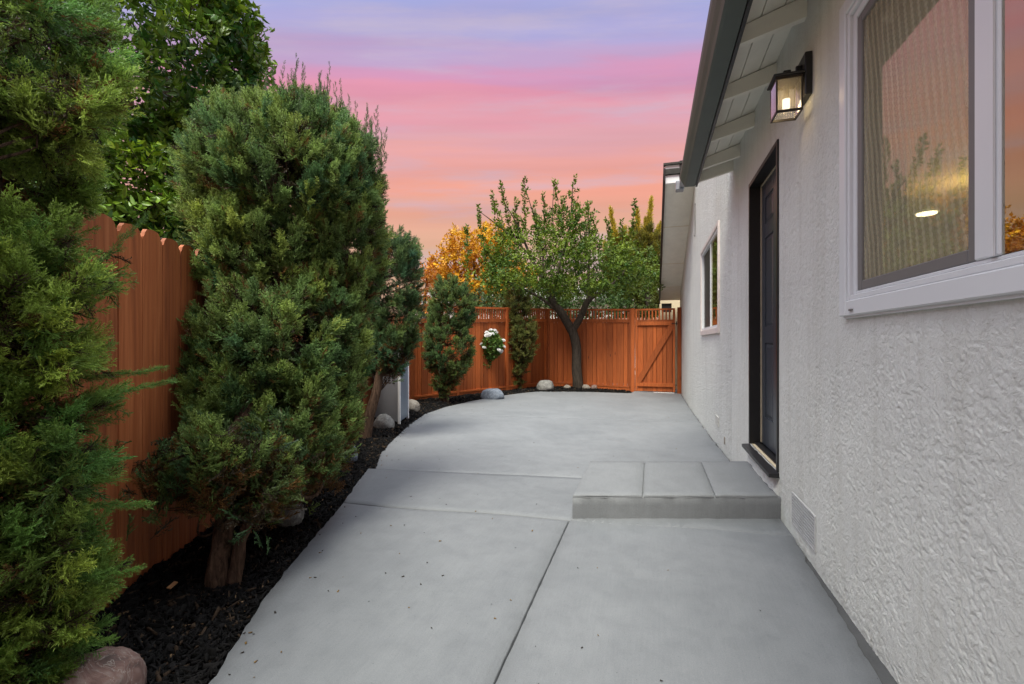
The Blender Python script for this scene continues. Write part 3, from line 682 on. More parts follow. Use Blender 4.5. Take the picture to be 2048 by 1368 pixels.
# door
door = tag(empty('door', (.85, 3.69, .28)), 'charcoal six panel door set deep in a black frame'); door.parent = house; door.matrix_parent_inverse = house.matrix_basis.inverted()
t = MB(); t.box(.764,.90,Dr[0],Dr[0]+.028,Dr[2],Dr[3]); t.box(.764,.90,Dr[1]-.028,Dr[1],Dr[2],Dr[3]); t.box(.764,.90,Dr[0]+.029,Dr[1]-.029,Dr[3]-.03,Dr[3]); t.build('jamb', M_black, door)
t = MB(); t.box(.845,.858,Dr[1]-.038,Dr[1]-.0285,Dr[2]+.02,Dr[3]-.031); t.box(.845,.858,Dr[0]+.03,Dr[1]-.04,Dr[3]-.037,Dr[3]-.031); t.build('weatherstrip', M_weather, door)
t = MB(); t.prism([(.715,.262),(.86,.278),(.90,.282),(.90,.24),(.715,.24)], 1, Dr[0]-.01, Dr[1]+.012); t.box(.80,.84,Dr[0]+.03,Dr[1]-.03,.279,.288,.003); t.build('threshold', M_black, door)
ya, yb_ = Dr[0]+.03, Dr[1]-.04; za, zb = .292, Dr[3]-.038
core = MB(); core.box(.862,.90,ya,yb_,za,zb); core.build('leaf', M_door, door)
st = .105; cy = (ya+yb_)/2
cols = [(ya+st, cy-.05), (cy+.05, yb_-st)]; rowsz = [(za+.22, za+.80), (za+.93, za+1.62), (za+1.73, zb-.12)]
t = MB()
for (p,q) in ((ya,cols[0][0]),(cols[0][1],cols[1][0]),(cols[1][1],yb_)): t.box(.853,.8615,p,q,za,zb,.002)
for (p,q) in cols:
    for (r_,s_) in ((za,rowsz[0][0]),(rowsz[0][1],rowsz[1][0]),(rowsz[1][1],rowsz[2][0]),(rowsz[2][1],zb)): t.box(.8532,.8615,p+.0005,q-.0005,r_,s_,.002)
t.build('stile_and_rail', M_door, door)
for (p,q) in cols:
    for (r_,s_) in rowsz:
        t = MB(); i0, o0 = .035, .012
        vs = [(.8612,p+o0,r_+o0),(.8612,q-o0,r_+o0),(.8612,q-o0,s_-o0),(.8612,p+o0,s_-o0),(.854,p+i0,r_+i0),(.854,q-i0,r_+i0),(.854,q-i0,s_-i0),(.854,p+i0,s_-i0)]
        t.add(vs, [(4,5,6,7),(0,1,5,4),(1,2,6,5),(2,3,7,6),(3,0,4,7)]); t.build('panel', M_door, door)
t = MB(); t.box(.835,.853,ya+.045,ya+.075,1.12,1.30,.004); t.build('handle_plate', M_black, door)

# far window
wf = tag(empty('window', (WX, 6.8, 1.2)), 'small two pane window with pale frame further along the wall'); wf.parent = house; wf.matrix_parent_inverse = house.matrix_basis.inverted()
t = MB(); frame_rect(t, 5.82,7.80,1.205,2.53,.05,.750,.781,.003, wb=.07); t.build('trim', simple('aged_white_trim', (.62,.55,.52), .5), wf)
t = MB(); frame_rect(t, 5.871,7.749,1.276,2.479,.035,.765,.84,.003); t.box(.772,.83,6.70,6.76,1.312,2.443,.003); t.build('frame', M_white, wf)
t = MB(); t.add([(.785,5.907,1.312),(.785,5.907,2.443),(.785,6.699,2.443),(.785,6.699,1.312)], [(0,1,2,3)]); t.build('pane', M_glass_far, wf)
t = MB(); t.box(.800,.804,6.761,7.713,1.312,2.443); t.build('pane', simple('dark_screened_pane', (.035,.033,.03), .5, .3), wf)

# crawl space vents
def vent(y0,y1,z0,z1):
    VM = simple('vent_paint', (.44,.44,.44), .7, .3)
    v = empty('foundation_vent', (WX, (y0+y1)/2, z0)); v.parent = house; v.matrix_parent_inverse = house.matrix_basis.inverted()
    t = MB(); frame_rect(t, y0,y1,z0,z1,.012,.768,.781,.002); t.box(.768,.781,(y0+y1)/2-.008,(y0+y1)/2+.008,z0+.0125,z1-.0125); t.build('frame', VM, v)
    n = 9; h = (z1-z0-.024)/n
    for s_ in ((y0+.0125,(y0+y1)/2-.0085),((y0+y1)/2+.0085,y1-.0125)):
        for k in range(n):
            zc = z0+.012+h*(k+.5); q = MB(); q.box(.768,.7795,s_[0],s_[1],zc-h*.28,zc+h*.28); q.build('louvre', VM, v)
    t = MB(); t.box(.7815,.79,y0,y1,z0,z1); t.build('backing', simple('vent_gap_shade', (.07,.07,.07), .9), v)  # dark sheet painted in as the shade behind the louvres
vent(*Vt)
# patched crawl-space cover on the far wall
t = MB(); t.box(.766,.776,5.9,6.16,.08,.20,.003); t.build('access_cover', simple('chalky_patch', (.50,.49,.45), .9, var=.3, scale=40), house)
t = MB(); t.box(.766,.776,5.42,5.47,-.02,.06,.003); t.build('broken_block', simple('dirty_block', (.25,.22,.18), .9, var=.4, scale=40), house)
# rough plaster foot below the door, uneven lumps along the step
nn = 90; yy_ = np.linspace(2.96, 4.25, nn); Vf=[]
for z_, dx0 in ((.275,.0),(.22,.010),(.17,.022),(.140,.035),(.10,.040)):
    for y in yy_: tp_ = float(np.clip((y-3.2)/.15,0,1)*np.clip((4.25-y)/.2,0,1)); Vf.append((WX+.004-(dx0+.006+.008*float(vn(y*14, z_*30)))*tp_, y, z_+.006*float(vn(y*20, z_*9+3))))
Vf=np.array(Vf); a,b = np.meshgrid(np.arange(4), np.arange(nn-1), indexing='ij'); a=a.ravel(); b=b.ravel()
mesh_np('plaster_foot', Vf, np.stack([a*nn+b,(a+1)*nn+b,(a+1)*nn+b+1,a*nn+b+1],1), M_st_near, house, smooth=True)

# interior behind the window
room = tag(empty('interior_room', (3, 3, 0)), 'dim warm kitchen seen through the large window', 'room', kind='structure')
t = MB(); t.box(.96,5.1,-1.4,13.3,2.72,2.76); t.build('ceiling', M_room, room)
t = MB(); t.box(.96,5.1,-1.4,13.3,.20,.24); t.build('floor', M_floor, room)
t = MB(); t.box(5.0,5.1,-1.4,13.3,.24,2.72); t.box(.96,5.0,-1.45,-1.4,.24,2.72)
t.box(.96,2.3,8.4,8.5,.24,2.72); t.box(3.1,5.0,8.4,8.5,.24,2.72); t.box(2.3,3.1,8.4,8.5,2.25,2.72); t.box(.96,5.0,11.5,11.6,.24,2.72); t.build('inner_wall', M_room, room)
t = MB(); t.box(4.4,4.98,3.0,7.8,1.55,2.4); t.box(4.35,4.98,3.0,7.8,.24,1.15); t.build('cabinet', M_cab, room)
t = MB(); t.box(3.4,4.35,7.9,8.38,.24,2.4); t.build('cabinet', M_cab, room)
def disc(mb, x,y,z0,z1,r,n=24):
    mb.prism([(x+r*math.cos(2*math.pi*i/n), y+r*math.sin(2*math.pi*i/n)) for i in range(n)], 2, z0, z1)
cl = tag(empty('ceiling_lamp', (3.25,6.86,2.70)), 'round lit ceiling lamp glowing inside the house', 'lamp')
t = MB(); disc(t, 3.25,6.86,2.69,2.718,.12); t.build('rim', M_white, cl)
t = MB(); disc(t, 3.25,6.86,2.672,2.689,.10); t.build('diffuser', emit('lamp_diffuser', (1,.84,.50), 3), cl)
pl = bpy.data.objects.new('bulb', bpy.data.lights.new('bulb','POINT')); pl.data.energy = 8; pl.data.color = (1,.80,.34); pl.data.shadow_soft_size = .15; link(pl, cl); pl.location = (3.25,6.2,2.5); pl.matrix_parent_inverse = cl.matrix_basis.inverted()
pl.location = (3.1,5.6,2.4)

# wall lantern
lan = tag(empty('wall_lantern', (WX,2.68,2.45)), 'black box lantern with ribbed glass on the stucco wall between window and door', 'wall lamp')
x0,x1,y0,y1,z0,z1 = .612,.732,2.62,2.74,2.272,2.452
t = MB(); t.box(.740,.7745,2.615,2.745,2.345,2.56,.004); t.build('back_plate', M_black, lan)
t = MB(); t.box(.672,.742,2.668,2.692,2.478,2.498,.003); t.box(.655,.69,2.66,2.70,2.475,2.505,.003); t.box(.715,.741,2.672,2.688,2.498,2.525,.003); t.build('arm', M_black, lan)
t = MB(); t.box(x0-.014,x1+.006,y0-.014,y1+.014,2.455,2.466,.003); t.prism([(x0+.01,2.4662),(x1-.01,2.4662),(x1-.03,2.476),(x0+.03,2.476)],1,y0+.012,y1-.012); t.build('cap', M_black, lan)
t = MB(); w = .007
for X in (x0,x1-w):
    for Y in (y0,y1-w): t.box(X,X+w,Y,Y+w,z0,z1)
for Z in (z0,z1-.012):
    t.box(x0+w,x1-w,y0,y0+w,Z,Z+.012 if Z==z0 else Z+.012); t.box(x0+w,x1-w,y1-w,y1,Z,Z+.012); t.box(x0,x0+w,y0+w,y1-w,Z,Z+.012); t.box(x1-w,x1,y0+w,y1-w,Z,Z+.012)
t.build('cage', simple('bronze_metal', (.035,.027,.02), .4, .5), lan)
def lglass():
    m = bpy.data.materials.new('ribbed_glass'); m.use_nodes = True; t = m.node_tree; t.nodes.clear()
    gl = t.nodes.new('ShaderNodeBsdfGlossy'); gl.inputs['Roughness'].default_value = .15
    tr = t.nodes.new('ShaderNodeBsdfTranslucent'); tr.inputs['Color'].default_value = (.8,.72,.55,1); tp = t.nodes.new('ShaderNodeBsdfTransparent')
    a = t.nodes.new('ShaderNodeMixShader'); a.inputs[0].default_value = .72; b = t.nodes.new('ShaderNodeMixShader'); fr = t.nodes.new('ShaderNodeFresnel'); fr.inputs[0].default_value = 1.6
    o = t.nodes.new('ShaderNodeOutputMaterial'); t.links.new(tr.outputs[0], a.inputs[1]); t.links.new(tp.outputs[0], a.inputs[2])
    t.links.new(fr.outputs[0], b.inputs[0]); t.links.new(a.outputs[0], b.inputs[1]); t.links.new(gl.outputs[0], b.inputs[2]); t.links.new(b.outputs[0], o.inputs[0]); return m
M_rib = lglass()
def ribbed(p, q, axis, fixed, sgn):
    n = 72; u = np.linspace(p, q, n); w_ = fixed+sgn*.003*np.abs(np.sin(np.linspace(0, np.pi*9, n)))
    a = np.stack([u, w_] if axis == 0 else [w_, u], 1); V = np.vstack([np.hstack([a, np.full((n,1), z0+.012)]), np.hstack([a, np.full((n,1), z1-.012)])]); i = np.arange(n-1)
    mesh_np('glass_pane', V, np.stack([i,i+1,n+i+1,n+i],1), M_rib, lan)
ribbed(x0+w,x1-w,0,y0+.004,-1); ribbed(x0+w,x1-w,0,y1-.004,1); ribbed(y0+w,y1-w,1,x0+.004,-1); ribbed(y0+w,y1-w,1,x1-.004,1)
t = MB(); disc(t, .672,2.68,2.36,2.43,.014,12); t.build('bulb_holder', M_black, lan)
t = MB(); disc(t, .672,2.68,2.315,2.36,.018,12); t.build('bulb', emit('warm_bulb', (1,.86,.64), .8), lan)
lp = bpy.data.objects.new('bulb_light', bpy.data.lights.new('bulb_light','POINT')); lp.data.energy = .45; lp.data.color = (1,.74,.38); lp.data.shadow_soft_size = .03
link(lp, lan); lp.location = (.665,2.68,2.335); lp.matrix_parent_inverse = lan.matrix_basis.inverted()

# ------------------------------------------------------------------ fences
def board(L, w, th, parent, mat, x, name='board', ear=False, y=0, z0=0, tip=0):
    """board in fence space: x along, y thickness, z up"""
    b = MB(); e = .004
    if ear:
        k = rng.random()*.006
        prof = [(0,z0),(w,z0),(w,L-.055),(w-.010,L-.050),(w-.018-k,L-.022),(w-.034,L),(.034,L-tip),(.018+k,L-.024),(.010,L-.052),(0,L-.057)]
    else: prof = [(0,z0),(w,z0),(w,L),(0,L)]
    b.prism(prof, 1, 0, th)
    o = b.build(name, mat, parent); o.location = (x, y, 0); return o
def fence_root(name, a, b, label, cat='fence', group=None):
    ang = math.atan2(b[1]-a[1], b[0]-a[0])
    r = empty(name, (a[0],a[1],0), ang); tag(r, label, cat, group); return r, math.hypot(b[0]-a[0], b[1]-a[1])
# left dog-eared fence (follows three straight runs) ; boards face +x side
lf = tag(empty('dog_eared_fence', (-2.4,2,0)), 'tall reddish brown dog eared board fence behind the big junipers', 'fence')
pts = [(-1.15,-1.2),(-1.40,-.35),(-2.02,1.055),(-2.43,1.97),(-3.12,3.6),(-3.94,5.54),(-4.75,8.3)]
cum = [0]
for a, b in zip(pts, pts[1:]): cum.append(cum[-1]+math.hypot(b[0]-a[0], b[1]-a[1]))
Pf = lambda s: (np.interp(s, cum, [p[0] for p in pts]), np.interp(s, cum, [p[1] for p in pts]))
s = 0.0; k = 0
while s < cum[-1]-.1:
    w = .138+.006*rng.random(); a = Pf(s); b = Pf(s+w); ang = math.atan2(b[1]-a[1], b[0]-a[0])
    top = 1.615+.014*rng.random()+(.02 if k % 7 == 3 else 0)+.02*np.interp(a[1], [1,2.5], [0,-.4])
    g_ = float(gz(a[0], a[1]))
    bm = MB(); kk = rng.random()*.006
    prof = [(0,g_-.1),(w,g_-.1),(w,top-.040),(w-.008,top-.037),(w-.014-kk,top-.016),(w-.030,top-.002),(w*.5,top+.006*rng.random()),(.030,top-.002),(.014+kk,top-.017),(.008,top-.038),(0,top-.042)]
    bm.prism(prof, 1, 0, .018); o = bm.build('board', M_woodn, None)
    o.location = (a[0], a[1], 0); o.rotation_euler = (0, (rng.random()-.5)*.006, ang+(rng.random()-.5)*.012)
    o.parent = lf; o.matrix_parent_inverse = lf.matrix_basis.inverted()
    s += w+.0035+.002*rng.random(); k += 1
for z in (.35, 1.25):
    for a, b in zip(pts, pts[1:]):
        ang = math.atan2(b[1]-a[1], b[0]-a[0]); L = math.hypot(b[0]-a[0], b[1]-a[1])
        m = MB(); m.box(0, L, .022, .06, z, z+.085); o = m.build('rail', M_woodn, None); o.location = (a[0],a[1],0); o.rotation_euler = (0,0,ang); o.parent = lf; o.matrix_parent_inverse = lf.matrix_basis.inverted()

def panel_fence(name, a, b, label, mirror, posts, zg, lattice_from=0, top=(2.02,2.02)):
    root, L = fence_root(name, a, b, label); s_ = 1 if mirror else -1     # s_: side of the viewer in local y
    zb = lambda x: zg[0]+(zg[1]-zg[0])*x/L; zt = lambda x: top[0]+(top[1]-top[0])*x/L
    def slant(x0_, x1_, d0, d1, ya_, yb__, nm, from_top=True):
        f = zt if from_top else zb
        m = MB(); A = f(x0_); B = f(x1_)
        m.add([(x0_,ya_,A+d0),(x1_,ya_,B+d0),(x1_,yb__,B+d0),(x0_,yb__,A+d0),(x0_,ya_,A+d1),(x1_,ya_,B+d1),(x1_,yb__,B+d1),(x0_,yb__,A+d1)],
              [(0,3,2,1),(4,5,6,7),(0,1,5,4),(1,2,6,5),(2,3,7,6),(3,0,4,7)]); return m.build(nm, M_wood, root)
    for p in posts:
        m = MB(); m.box(p-.045,p+.045,-.045,.045,zb(p)-.15,zt(p)+.004,.004); m.build('post', M_wood, root)
    ends = [0]+[p for p in posts if .1 < p < L-.1]+[L]
    for x0_, x1_ in zip(ends, ends[1:]):
        slant(x0_+.046, x1_-.046, -.045, 0, -.04, .04, 'top_rail')
        slant(x0_+.046, x1_-.046, -.37, -.285, -.032*1, .032, 'lattice_rail')
        slant(x0_+.046, x1_-.046, .0, .10, -.035, .035, 'bottom_rail', False) if True else None
        slant(x0_+.046, x1_-.046, .101, .135, -.045, .045, 'rail_cap', False)
        slant(x0_+.046, x1_-.046, -.14, -.001, -.012, .012, 'kick_board', False)
        x = x0_+.05
        if x1_ > lattice_from:
            while x < x1_-.08:
                if x > lattice_from:
                    m = MB(); z_1 = zt(x)-.0455; z_0 = zt(x)-.2845; m.box(x,x+.04,s_*.0-.012,.012,z_0,z_1); m.build('slat', M_wood, root)
                x += .088
        x = x0_+.048; k = 0
        while x < x1_-.065:
            wide = k % 2 == 0; w = (.155 if wide else .088)+.014*rng.random(); w = min(w, x1_-.049-x)
            yo = .004*rng.random()-.002+(0 if wide else -s_*.004)
            m = MB(); m.box(x,x+w,yo-.009,yo+.009,zb(x)+.136,zt(x)-.3705); m.build('board', M_wood, root)
            x += w+.010; k += 1
        m = MB(); m.box(x0_+.046,x1_-.046,-s_*.040-.005,-s_*.040+.005,zb(x0_)+.136,min(zt(x0_),zt(x1_))-.372); m.build('backing', M_wood, root)  # added panel closes the board gaps so the grooves fall dark
    return root
panel_fence('lattice_fence', (-4.75,8.3), (-2.863,12.87), 'reddish stained board fence with slatted top behind the small shrubs and roses', False, [.06,1.35,3.1,4.90], (-.15,-.175), 1.4, (1.86,2.06))
panel_fence('back_fence', (-2.875,12.87), (-.50,12.87), 'short orange stained back fence with slatted top behind the fruit tree', False, [.03, 2.345], (-.175,-.255), 0, (2.055,2.005))
# gate posts
t = MB(); t.box(-.518,-.425,12.82,12.92,-.4,2.015,.004); o = t.build('gate_post', M_wood); tag(o, 'square orange post between the back fence and the gate', 'post')
t = MB(); t.box(.668,.768,12.80,12.90,-.4,2.02,.004); o = t.build('gate_post', M_wood); tag(o, 'square orange gate post standing against the white wall', 'post')
gate = tag(empty('garden_gate', (-.42,12.86,-.24)), 'orange wooden garden gate with diagonal brace and slatted top', 'gate')
gx0, gx1, gz0, gz1 = -.412, .612, -.235, 2.0
def gp_(nm, x0,x1,y0,y1,z0,z1,ch=.002,mat=M_wood):
    m = MB(); m.box(x0,x1,y0,y1,z0,z1,ch); return m.build(nm, mat, gate)
gp_('stile', gx0, gx0+.055, 12.825, 12.865, gz0, gz1); gp_('stile', gx1-.055, gx1, 12.825, 12.865, gz0, gz1)
gp_('top_rail', gx0+.056, gx1-.056, 12.827,12.863, gz1-.045, gz1); gp_('rail', gx0+.056, gx1-.056, 12.827,12.863, 1.55,1.655); gp_('rail', gx0+.056, gx1-.056, 12.827,12.863, -.10,-.005)
gp_('header_board', gx0+.056, gx1-.056, 12.826, 12.850, 1.656, 1.70)
x = gx0+.060; k = 0
while x < gx1-.07:
    w = min(.140 if k % 2 == 0 else .085, gx1-.058-x); gp_('board', x, x+w, 12.866, 12.882, gz0+.005, 1.60, 0); x += w+.013; k += 1
gp_('backing', gx0+.056, gx1-.056, 12.905, 12.912, gz0+.01, 1.60, 0)  # added behind the gate boards to darken their grooves
x = gx0+.075
while x < gx1-.09:
    gp_('slat', x, x+.04, 12.835, 12.858, 1.701, gz1-.0455, 0); x += .088
p0 = Vector((gx0+.075, 12.845, .0)); p1 = Vector((gx1-.075, 12.845, 1.55)); dd = (p1-p0); Ld = dd.length; an = math.atan2(dd.z, dd.x); hw = .045
m = MB(); nx, nz = -math.sin(an)*hw, math.cos(an)*hw
m.prism([(p0.x-nx+.03,p0.z-.0),(p1.x-nx*.2+.02,p1.z-.02-.08),(p1.x+.02,p1.z-.001),(p1.x-.085,p1.z-.001),(p0.x-.018,p0.z+.12),(p0.x-.018,p0.z)], 1, 12.826, 12.864); m.build('brace', M_wood, gate)
gp_('hinge', gx1-.09, gx1+.075, 12.812, 12.8245, 1.585, 1.60, 0, M_hinge); gp_('hinge', gx1+.02, gx1+.045, 12.805, 12.8245, 1.545, 1.65, 0, M_hinge); gp_('hinge', gx1-.02, gx1+.05, 12.812, 12.8245, -.05, -.035, 0, M_hinge)
t = MB(); t.box(gx0+.05,gx1-.02,12.78,12.88,-.262,-.250,.002); tag(t.build('gate_threshold', M_edge), 'pale metal strip on the concrete under the gate', 'threshold')
# outer fence glimpsed through the slats
nf, L_ = fence_root('neighbour_picket_fence', (-6.5,14.2), (0.15,14.9), 'pale pinkish slatted fence glimpsed through the top slats of the back fence')
x = 0; MP = simple('pale_pink_wood', (.48,.27,.19), .8, var=.2)
proto = None
while x < L_:
    if proto is None: m = MB(); m.box(0,.07,0,.02,-.45,1.86); proto = m.build('slat', MP, nf); o = proto
    else: o = proto.copy(); C.objects.link(o); o.parent = nf; o.matrix_parent_inverse = Matrix.Identity(4)
    o.parent = nf; o.matrix_parent_inverse = Matrix.Identity(4); o.location = (x,0,0); x += .115
m = MB(); m.box(0,L_,.021,.06,1.72,1.80); m.box(0,L_,.021,.06,.2,.28); o = m.build('rail', MP, nf); o.matrix_parent_inverse = Matrix.Identity(4)
for o in nf.children: o.matrix_parent_inverse = Matrix.Identity(4)
# local-space meshes built under rotated roots: reset inverse so that coordinates are local
for r in [o for o in C.objects if o.name.startswith(('lattice_fence','back_fence'))]:
    for ch in r.children: ch.matrix_parent_inverse = Matrix.Identity(4)

# ------------------------------------------------------------------ metal cabinet
cb = tag(empty('metal_cabinet', (-3.55,5.9,-.08)), 'grey louvred metal utility cabinet with pale edge strips half hidden by shrubs', 'cabinet')
A = Vector((-3.43,5.74)); B = Vector((-4.02,5.98)); D = Vector((-3.60,6.27))        # front right corner, front left, back right
def wallpanel(p, q, z0, z1, th, nm, mat):
    ang = math.atan2(q.y-p.y, q.x-p.x); L = (q-p).length; m = MB(); m.box(0,L,0,th,z0,z1); o = m.build(nm, mat, None)
    o.location = (p.x,p.y,0); o.rotation_euler = (0,0,ang); o.parent = cb; o.matrix_parent_inverse = cb.matrix_basis.inverted(); return o, L, ang
wallpanel(B, A, -.05, 1.02, .012, 'front_panel', M_metal); wallpanel(A, D, -.04, 1.02, .012, 'side_panel', M_metal2)
wallpanel(D, B+(D-A), -.04, 1.02, .012, 'back_panel', M_metal); wallpanel(B+(D-A), B, -.04, 1.02, .012, 'side_panel', M_metal)
m = MB(); m.add([(A.x,A.y,1.0),(B.x,B.y,1.0),(B.x+D.x-A.x,B.y+D.y-A.y,1.0),(D.x,D.y,1.0)], [(0,1,2,3)]); m.build('top_panel', M_metal, cb)
for (p, zt_) in ((A,1.06),(D,1.18)):
    m = MB(); m.box(p.x-.012,p.x+.022,p.y-.03,p.y-.006,-.12,zt_,.002); m.build('edge_strip', M_edge, cb)
ang = math.atan2(A.y-B.y, A.x-B.x); L = (A-B).length
slot = None
for c in range(4):
    for r_ in range(9):
        if slot is None:
            m = MB(); m.box(0,.058,-.006,-.001,0,.012); slot = m.build('louvre_slot', M_black, None); o = slot
        else: o = slot.copy(); C.objects.link(o)
        q = B+(A-B)*((.17+c*.10)/L); o.location = (q.x,q.y,.50+r_*.034); o.rotation_euler = (0,0,ang); o.parent = cb; o.matrix_parent_inverse = cb.matrix_basis.inverted()

# ------------------------------------------------------------------ rocks
def rock(label, loc, size, mat, seed, rot=0, cat='rock'):
    nu, nv = 48, 28; th = np.linspace(0, 2*np.pi, nu, endpoint=False); ph = np.linspace(.02, np.pi-.02, nv)
    T, Pp = np.meshgrid(th, ph, indexing='ij'); D = np.stack([np.sin(Pp)*np.cos(T), np.sin(Pp)*np.sin(T), np.cos(Pp)], -1)
    r = 1+.22*fbm(D[...,0]*1.3+seed*7, D[...,1]*1.3, D[...,2]*1.3, seed, 3)+.05*fbm(D[...,0]*6, D[...,1]*6, D[...,2]*6, seed+5, 3)
    # facets
    rr = np.random.default_rng(seed)
    for _ in range(7):
        n = rr.normal(size=3); n /= np.linalg.norm(n); n[2] = abs(n[2])*.7; dd = D@n; lim = .78; r = np.where(dd*r > lim, lim/np.maximum(dd,.1)*.6+r*.4, r)
    V = D*r[...,None]*np.array(size); V = V.reshape(-1,3)
    idx = np.arange(nu*nv).reshape(nu,nv); j = np.roll(idx, -1, 0)
    F = np.stack([idx[:,:-1], idx[:,1:], j[:,1:], j[:,:-1]], -1).reshape(-1,4)
    V = np.vstack([V, [[0,0,size[2]*r[0,0]],[0,0,-size[2]]]]); n0 = len(V)-2
    cap = np.stack([idx[:,0], j[:,0], np.full(nu,n0)],1); cap2 = np.stack([j[:,-1], idx[:,-1], np.full(nu,n0+1)],1)
    o = mesh_np('rock', V, [F, np.vstack([cap,cap2])], mat, None, smooth=True); o.location = loc; o.rotation_euler = (0,0,rot)
    tag(o, label, cat); return o
RK_red = rockmat('red_river_rock', (.07,.055,.05), (.20,.12,.10), (.30,.25,.22), 11, (.38,.34,.30))
RK_grey = rockmat('grey_river_rock', (.09,.09,.088), (.17,.165,.155), (.27,.265,.25), 16, (.42,.42,.40))
RK_blue = rockmat('blue_grey_rock', (.08,.095,.12), (.14,.165,.205), (.24,.265,.30), 12, (.42,.44,.46))
RK_tan = rockmat('tan_speckled_rock', (.13,.11,.085), (.22,.19,.155), (.33,.30,.27), 30, (.4,.38,.35))
rock('large rounded reddish grey rock in the near corner of the mulch bed', (-1.60,.93,.045), (.135,.12,.11), RK_red, 3, .4)
rock('pale grey veined rock under the low branches of the biggest juniper', (-2.085,2.23,.07), (.095,.085,.085), RK_grey, 5)
rock('rounded blue grey rock in mulch by the corner of the patio edge', (-2.66,3.54,.07), (.11,.10,.105), RK_blue, 8)
rock('mottled grey rock leaning by the front of the metal cabinet', (-3.44,5.36,-.01), (.145,.12,.13), RK_grey, 11)
rock('speckled tan rock between the metal cabinet and the fence', (-3.98,7.05,-.03), (.15,.14,.14), RK_tan, 14)
rock('angular slate blue rock beside the patio below the white roses', (-3.36,9.55,-.09), (.25,.2,.17), RK_blue, 17, .3)
rock('big rounded grey rock in the corner left of the fruit tree', (-2.66,11.75,-.09), (.24,.2,.19), RK_grey, 20)
rock('small tan stone at the left foot of the fruit tree trunk', (-2.22,12.5,-.16), (.11,.09,.08), RK_tan, 23, cat='stone')
rock('small tan stone at the right foot of the fruit tree trunk', (-1.70,12.52,-.15), (.12,.09,.09), RK_tan, 26, cat='stone')
rock('pinkish stone farthest right at the fruit tree foot', (-1.50,12.62,-.16), (.10,.08,.08), RK_red, 28, cat='stone')

# ------------------------------------------------------------------ junipers
def spray(seed, ns=12, nb=5, wid=.032, curve=.25, plan=.35, narrow=1.0):
    r = np.random.default_rng(seed); V=[];F=[];S=[]
    def blade(p, q, w, s0, s1):
        d = q-p; a = np.cross(d, r.normal(size=3)); a /= np.linalg.norm(a)+1e-9; b = len(V)
        V.extend([p-a*w/2, p+a*w/2, q]); F.append((b,b+1,b+2)); S.extend([s0,s0,s1])
    ax = lambda t: np.array([curve*t*t*.3, 0, t])
    for i in range(4): blade(ax(i/4), ax((i+1)/4+.12), wid*1.5, .6, .7)
    blade(ax(.85), ax(1.12), wid, .9, 1.35)
    for i in range(ns):
        t = .08+.85*(i+.5)/ns; az = (i % 2)*np.pi+r.normal()*plan; ang = (R(42)+r.normal()*.12)*narrow; l = (.46*(1-.72*t)+.07)*(.8+.4*r.random())
        dr = np.array([math.cos(az)*math.sin(ang), math.sin(az)*math.sin(ang), math.cos(ang)]); p = ax(t)
        blade(p, p+dr*l, wid*.95, .6+.1*t, 1.3)
        side = np.cross(dr, np.array([0,1.,.3])); side /= np.linalg.norm(side)+1e-9
        for k in range(nb):
            u = .2+.75*(k+.5)/nb; sd = side*(1 if k % 2 else -1)+r.normal(size=3)*.45; d2 = dr*.85+sd*.6; d2 /= np.linalg.norm(d2)
            blade(p+dr*l*u, p+dr*l*u+d2*l*(.46-.15*u), wid*.9, .75, 1.55+.2*t)  # pale new-growth tips exaggerated: bright-tip, dark-gap lighting painted into the tone
    return np.array(V), np.array(F), np.array(S)[:, None]
def dirn(n): d = rng.normal(size=(n,3)); return d/np.linalg.norm(d, axis=1)[:,None]
def lobe_points(lobes, dens, view=True, jit=.10, cull=.80):
    """points and normals over the union of ellipsoids; density per square metre"""
    P=[];Nn=[]
    for li, (x,y,z,r,h) in enumerate([l[:5] for l in lobes]):
        n = int(dens*4*np.pi*((r*r)**1.6/3+2*(r*h)**1.6/3)**(1/1.6)); d = dirn(n); rad = np.array([r,r,h]); 
        lump = 1+jit*1.6*fbm(d[:,0]*2.2+li*3, d[:,1]*2.2, d[:,2]*2.2, li, 2)
        p = np.array([x,y,z])+d*rad*lump[:,None]; nn = d/rad; nn /= np.linalg.norm(nn, axis=1)[:,None]
        ok = np.ones(n, bool)
        for lj, (X,Y,Z,r2,h2) in enumerate([l[:5] for l in lobes]):
            if lj != li: ok &= (((p-np.array([X,Y,Z]))/np.array([r2,r2,h2]))**2).sum(1) > cull**2
        if view:   # thin out the sides turned away from the garden
            toC = np.array([0,0,1.3])-p; toC /= np.linalg.norm(toC, axis=1)[:,None]; f = (toC*nn).sum(1); ok &= (f > -.35) | (rng.random(n) < .3)
        P.append(p[ok]); Nn.append(nn[ok])
    return np.vstack(P), np.vstack(Nn)
